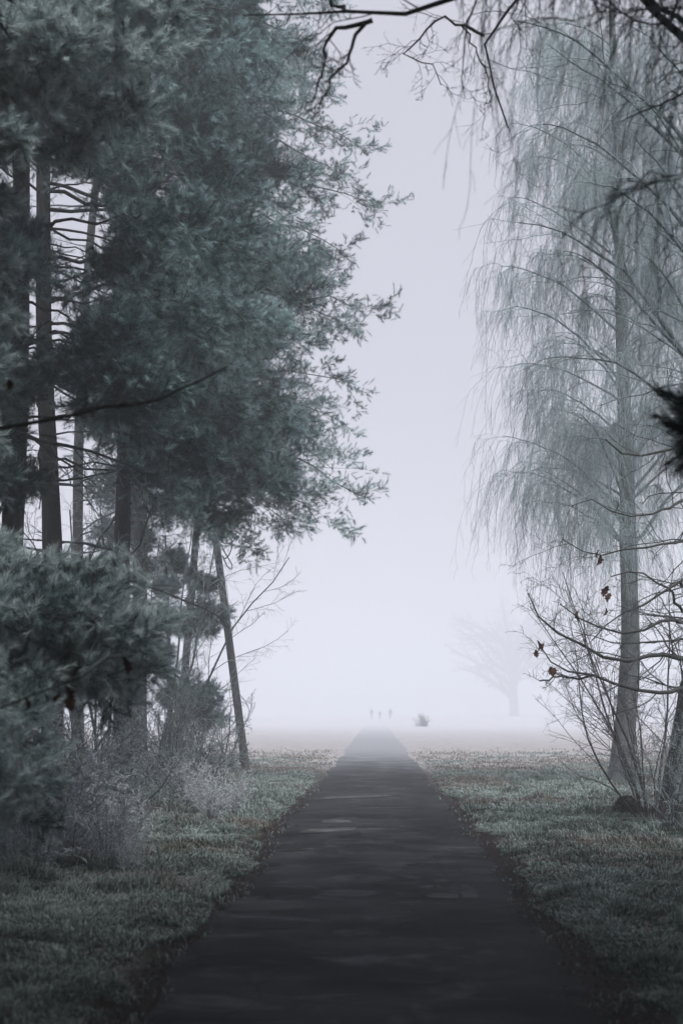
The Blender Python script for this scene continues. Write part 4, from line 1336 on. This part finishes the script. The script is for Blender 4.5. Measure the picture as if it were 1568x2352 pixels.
# ------------------------------------------------------------------ far things in the fog
def far_tree(label, x, Y, h, seed, spread, trunk_r, levels=None, group='faint trees far off in the fog', nl=9):
    rng = np.random.default_rng(seed)
    b = np.array([P(x, 1650, Y)[0], Y, -0.15])
    e = empty('bare_tree', b, label, 'tree', group)
    tg = Geo()
    tk = make_trunk(tg, [b, b + [rng.normal(0, 0.2), 0, h * 0.3], b + [rng.normal(0, 0.5), 0, h * 0.7]], trunk_r, trunk_r * 0.4, flare=0.3, seed=seed)
    tg.build('trunk', M_OAKBARK, e, b)
    z = rng.uniform(h * 0.12, h * 0.6, nl); a = rng.uniform(0, 6.28, nl)
    st = trunk_at(tk, z)
    d = np.stack([np.cos(a) * spread, np.sin(a) * spread, 0 * a + 1], -1)
    B = grow(rng, st, d, rng.uniform(0.5, 0.8, nl) * h, 9, 0.10, 0.0)
    limb_tree(e, b, list(B), [[trunk_r * 0.45, trunk_r * 0.1]] * nl, seed, M_OAKTWIG, M_OAKBARK,
              [dict(c=12, l0=0.2, l1=0.45, w=0.16, n=5, rr=0.5, frost=0.4, rmin=0.02, up=0.1), dict(c=9, l0=0.3, l1=0.5, w=0.18, n=4, rr=0.6, frost=0.4, rmin=0.015),
               dict(c=5, l0=0.35, l1=0.6, w=0.2, n=2, rr=0.7, frost=0.4, rmin=0.012)])


far_tree('faint spreading tree in the fog, largest of the far trees', 1180, 350, 27, 61, 1.1, 1.2, nl=24)
far_tree('faint thin tree in the fog right of the spreading far tree', 1262, 440, 26, 62, 0.35, 0.6)
far_tree('faint thin tree in the fog left of the birch trunk', 1318, 430, 26, 63, 0.3, 0.6)

# distant hedge
g = Geo(); rng = np.random.default_rng(66)
n = 9000
hx = rng.uniform(66, 132, n); hy = 430 + rng.normal(0, 2.0, n)
top = 7.5 + 5.5 * (vnoise(hx * 0.25, 2.2) + 0.5) * sstep(64, 86, hx)
hz = top * rng.random(n) ** 0.7
d = unit(rng.normal(0, 1, (n, 3))); s = rng.uniform(0.6, 1.6, n)[:, None]
u = unit(np.cross(d, rng.normal(0, 1, (n, 3))))
c = np.stack([hx, hy, hz], -1)
g.add(np.stack([c - u * s * 0.2, c + u * s * 0.2, c + d * s], 1).reshape(-1, 3), np.arange(n * 3).reshape(n, 3))
tag(g.build('hedge', M_OAKTWIG, None, np.array([98, 430, 0.0]), smooth=False), 'dim hedge far off in the fog at the right', 'hedge')


# small leaning bush beside the path, far off
q = np.array([P(976, 1660, 135)[0], 135.0, -0.02])
shrub('leaning_bush', 'small dark bush leaning towards the path far off in the fog', q, 270, 40, (0.35, 1.5), 0.5, None, M_OAKTWIG, 0.15, (10, 6, 0), 0.02, cat='bush', lean=(-0.35, 0), fine=0.012)


# people far down the path
def person(label, x, Y, h, seed, mat):
    rng = np.random.default_rng(seed)
    b = np.array([x, Y, 0.015])
    J = dict(pel=(0, 0, .53), spi=(0, 0, .64), che=(0, .01, .76), nec=(0, 0, .845), hed=(0, -.005, .90), top=(0, -.005, .965),
             kl=(-.055, -.03, .28), al=(-.06, .04, .045), tl=(-.06, -.06, .015), kr=(.055, -.05, .285), ar=(.055, -.09, .05), tr=(.055, -.17, .02), hl=(-.05, 0, .50), hr=(.05, 0, .50),
             sl=(-.115, 0, .81), el=(-.15, .03, .64), wl=(-.14, -.03, .50), dl=(-.135, -.05, .45), sr=(.115, 0, .81), er=(.15, .04, .645), wr=(.145, .0, .505), dr=(.14, -.01, .455))
    Rr = dict(pel=.085, spi=.08, che=.092, nec=.034, hed=.048, top=.040, kl=.042, al=.028, tl=.022, kr=.042, ar=.028, tr=.022, hl=.06, hr=.06, sl=.045, el=.032, wl=.024, dl=.02, sr=.045, er=.032, wr=.024, dr=.02)
    E = [('pel', 'spi'), ('spi', 'che'), ('che', 'nec'), ('nec', 'hed'), ('hed', 'top'), ('pel', 'hl'), ('hl', 'kl'), ('kl', 'al'), ('al', 'tl'), ('pel', 'hr'), ('hr', 'kr'), ('kr', 'ar'), ('ar', 'tr'),
         ('che', 'sl'), ('sl', 'el'), ('el', 'wl'), ('wl', 'dl'), ('che', 'sr'), ('sr', 'er'), ('er', 'wr'), ('wr', 'dr')]
    ks = list(J)
    me = bpy.data.meshes.new('person')
    me.from_pydata([tuple(np.array(J[k]) * h) for k in ks], [(ks.index(a), ks.index(c)) for a, c in E], [])
    o = bpy.data.objects.new('person', me); COL.objects.link(o)
    me.materials.append(mat)
    o.location = b; o.rotation_euler = (0, 0, rng.uniform(-0.3, 0.3))
    o.modifiers.new('skin', 'SKIN')
    for i, k in enumerate(ks):
        me.skin_vertices[0].data[i].radius = (Rr[k] * h, Rr[k] * h * 0.85)
    me.skin_vertices[0].data[0].use_root = True
    o.modifiers.new('smooth', 'SUBSURF').levels = 1
    tag(o, label, 'person', 'people walking far down the path')


person('person in dark clothes walking on the left of the far group', P(853, 1650, 240)[0], 240, 1.80, 1, M_CLOTH)
person('shorter person in dark clothes in the middle of the far group', P(872, 1650, 237)[0], 237, 1.45, 2, M_CLOTH)
person('person in dark clothes walking on the right of the far group', P(896, 1650, 245)[0], 245, 1.85, 3, M_CLOTH)

# ------------------------------------------------------------------ fog
g = Geo()
g.box((-250, -30, -1.2), (250, 900, 27.5))
hz = g.build('haze', bpy.data.materials.new('fog_air'), smooth=False)
m = hz.data.materials[0]; m.use_nodes = True
nt = m.node_tree; nt.nodes.clear()
out = nt.nodes.new('ShaderNodeOutputMaterial')
pv = nt.nodes.new('ShaderNodeVolumePrincipled')
pv.inputs['Color'].default_value = (0.925, 0.948, 0.985, 1)
pv.inputs['Density'].default_value = 0.0070
pv.inputs['Anisotropy'].default_value = 0.0
nt.links.new(pv.outputs[0], out.inputs['Volume'])
tag(hz, 'pale winter fog filling the air', 'haze', kind='stuff')

# ------------------------------------------------------------------ light
EL, AZ = RAD(56), RAD(152)       # sun veiled by cloud, high behind the camera on the right
w = bpy.data.worlds.new('World'); SC.world = w; w.use_nodes = True
nt = w.node_tree
bg = nt.nodes['Background']
sky = nt.nodes.new('ShaderNodeTexSky')
sky.sky_type = 'NISHITA'; sky.sun_disc = False
sky.sun_elevation = EL; sky.sun_rotation = AZ
sky.dust_density = 1.5; sky.air_density = 1.0
hs = nt.nodes.new('ShaderNodeHueSaturation'); hs.inputs['Saturation'].default_value = 1.15
nt.links.new(sky.outputs[0], hs.inputs['Color'])
cl = nt.nodes.new('ShaderNodeMix'); cl.data_type = 'RGBA'      # an even sheet of cloud before the blue
cl.inputs[0].default_value = 0.8
cl.inputs[7].default_value = (6.05, 5.9, 6.45, 1)
nt.links.new(hs.outputs[0], cl.inputs[6])
nt.links.new(cl.outputs[2], bg.inputs['Color'])
bg.inputs['Strength'].default_value = 0.06
sd = bpy.data.lights.new('sun', 'SUN'); sd.energy = 1.5; sd.angle = RAD(35); sd.color = (1.0, 0.98, 0.97)
so = bpy.data.objects.new('sun', sd); COL.objects.link(so)
so.rotation_euler = Vector((math.sin(AZ) * math.cos(EL), math.cos(AZ) * math.cos(EL), math.sin(EL))).to_track_quat('Z', 'Y').to_euler()
so.location = (0, 60, 60)

SC.view_settings.view_transform = 'Standard'
SC.view_settings.look = 'None'
SC.view_settings.exposure = 1.2
SC.view_settings.gamma = 1.0
print('TRIS', sum(len(o.data.polygons) for o in bpy.data.objects if o.type == 'MESH'), {o.name: len(o.data.polygons) for o in bpy.data.objects if o.type == 'MESH' and len(o.data.polygons) > 200000})
SC.render.engine = 'CYCLES'
cy = SC.cycles
cy.max_bounces = 9; cy.diffuse_bounces = 3; cy.glossy_bounces = 2; cy.volume_bounces = 8; cy.transparent_max_bounces = 8
cy.use_denoising = True
cy.sample_clamp_indirect = 8.0
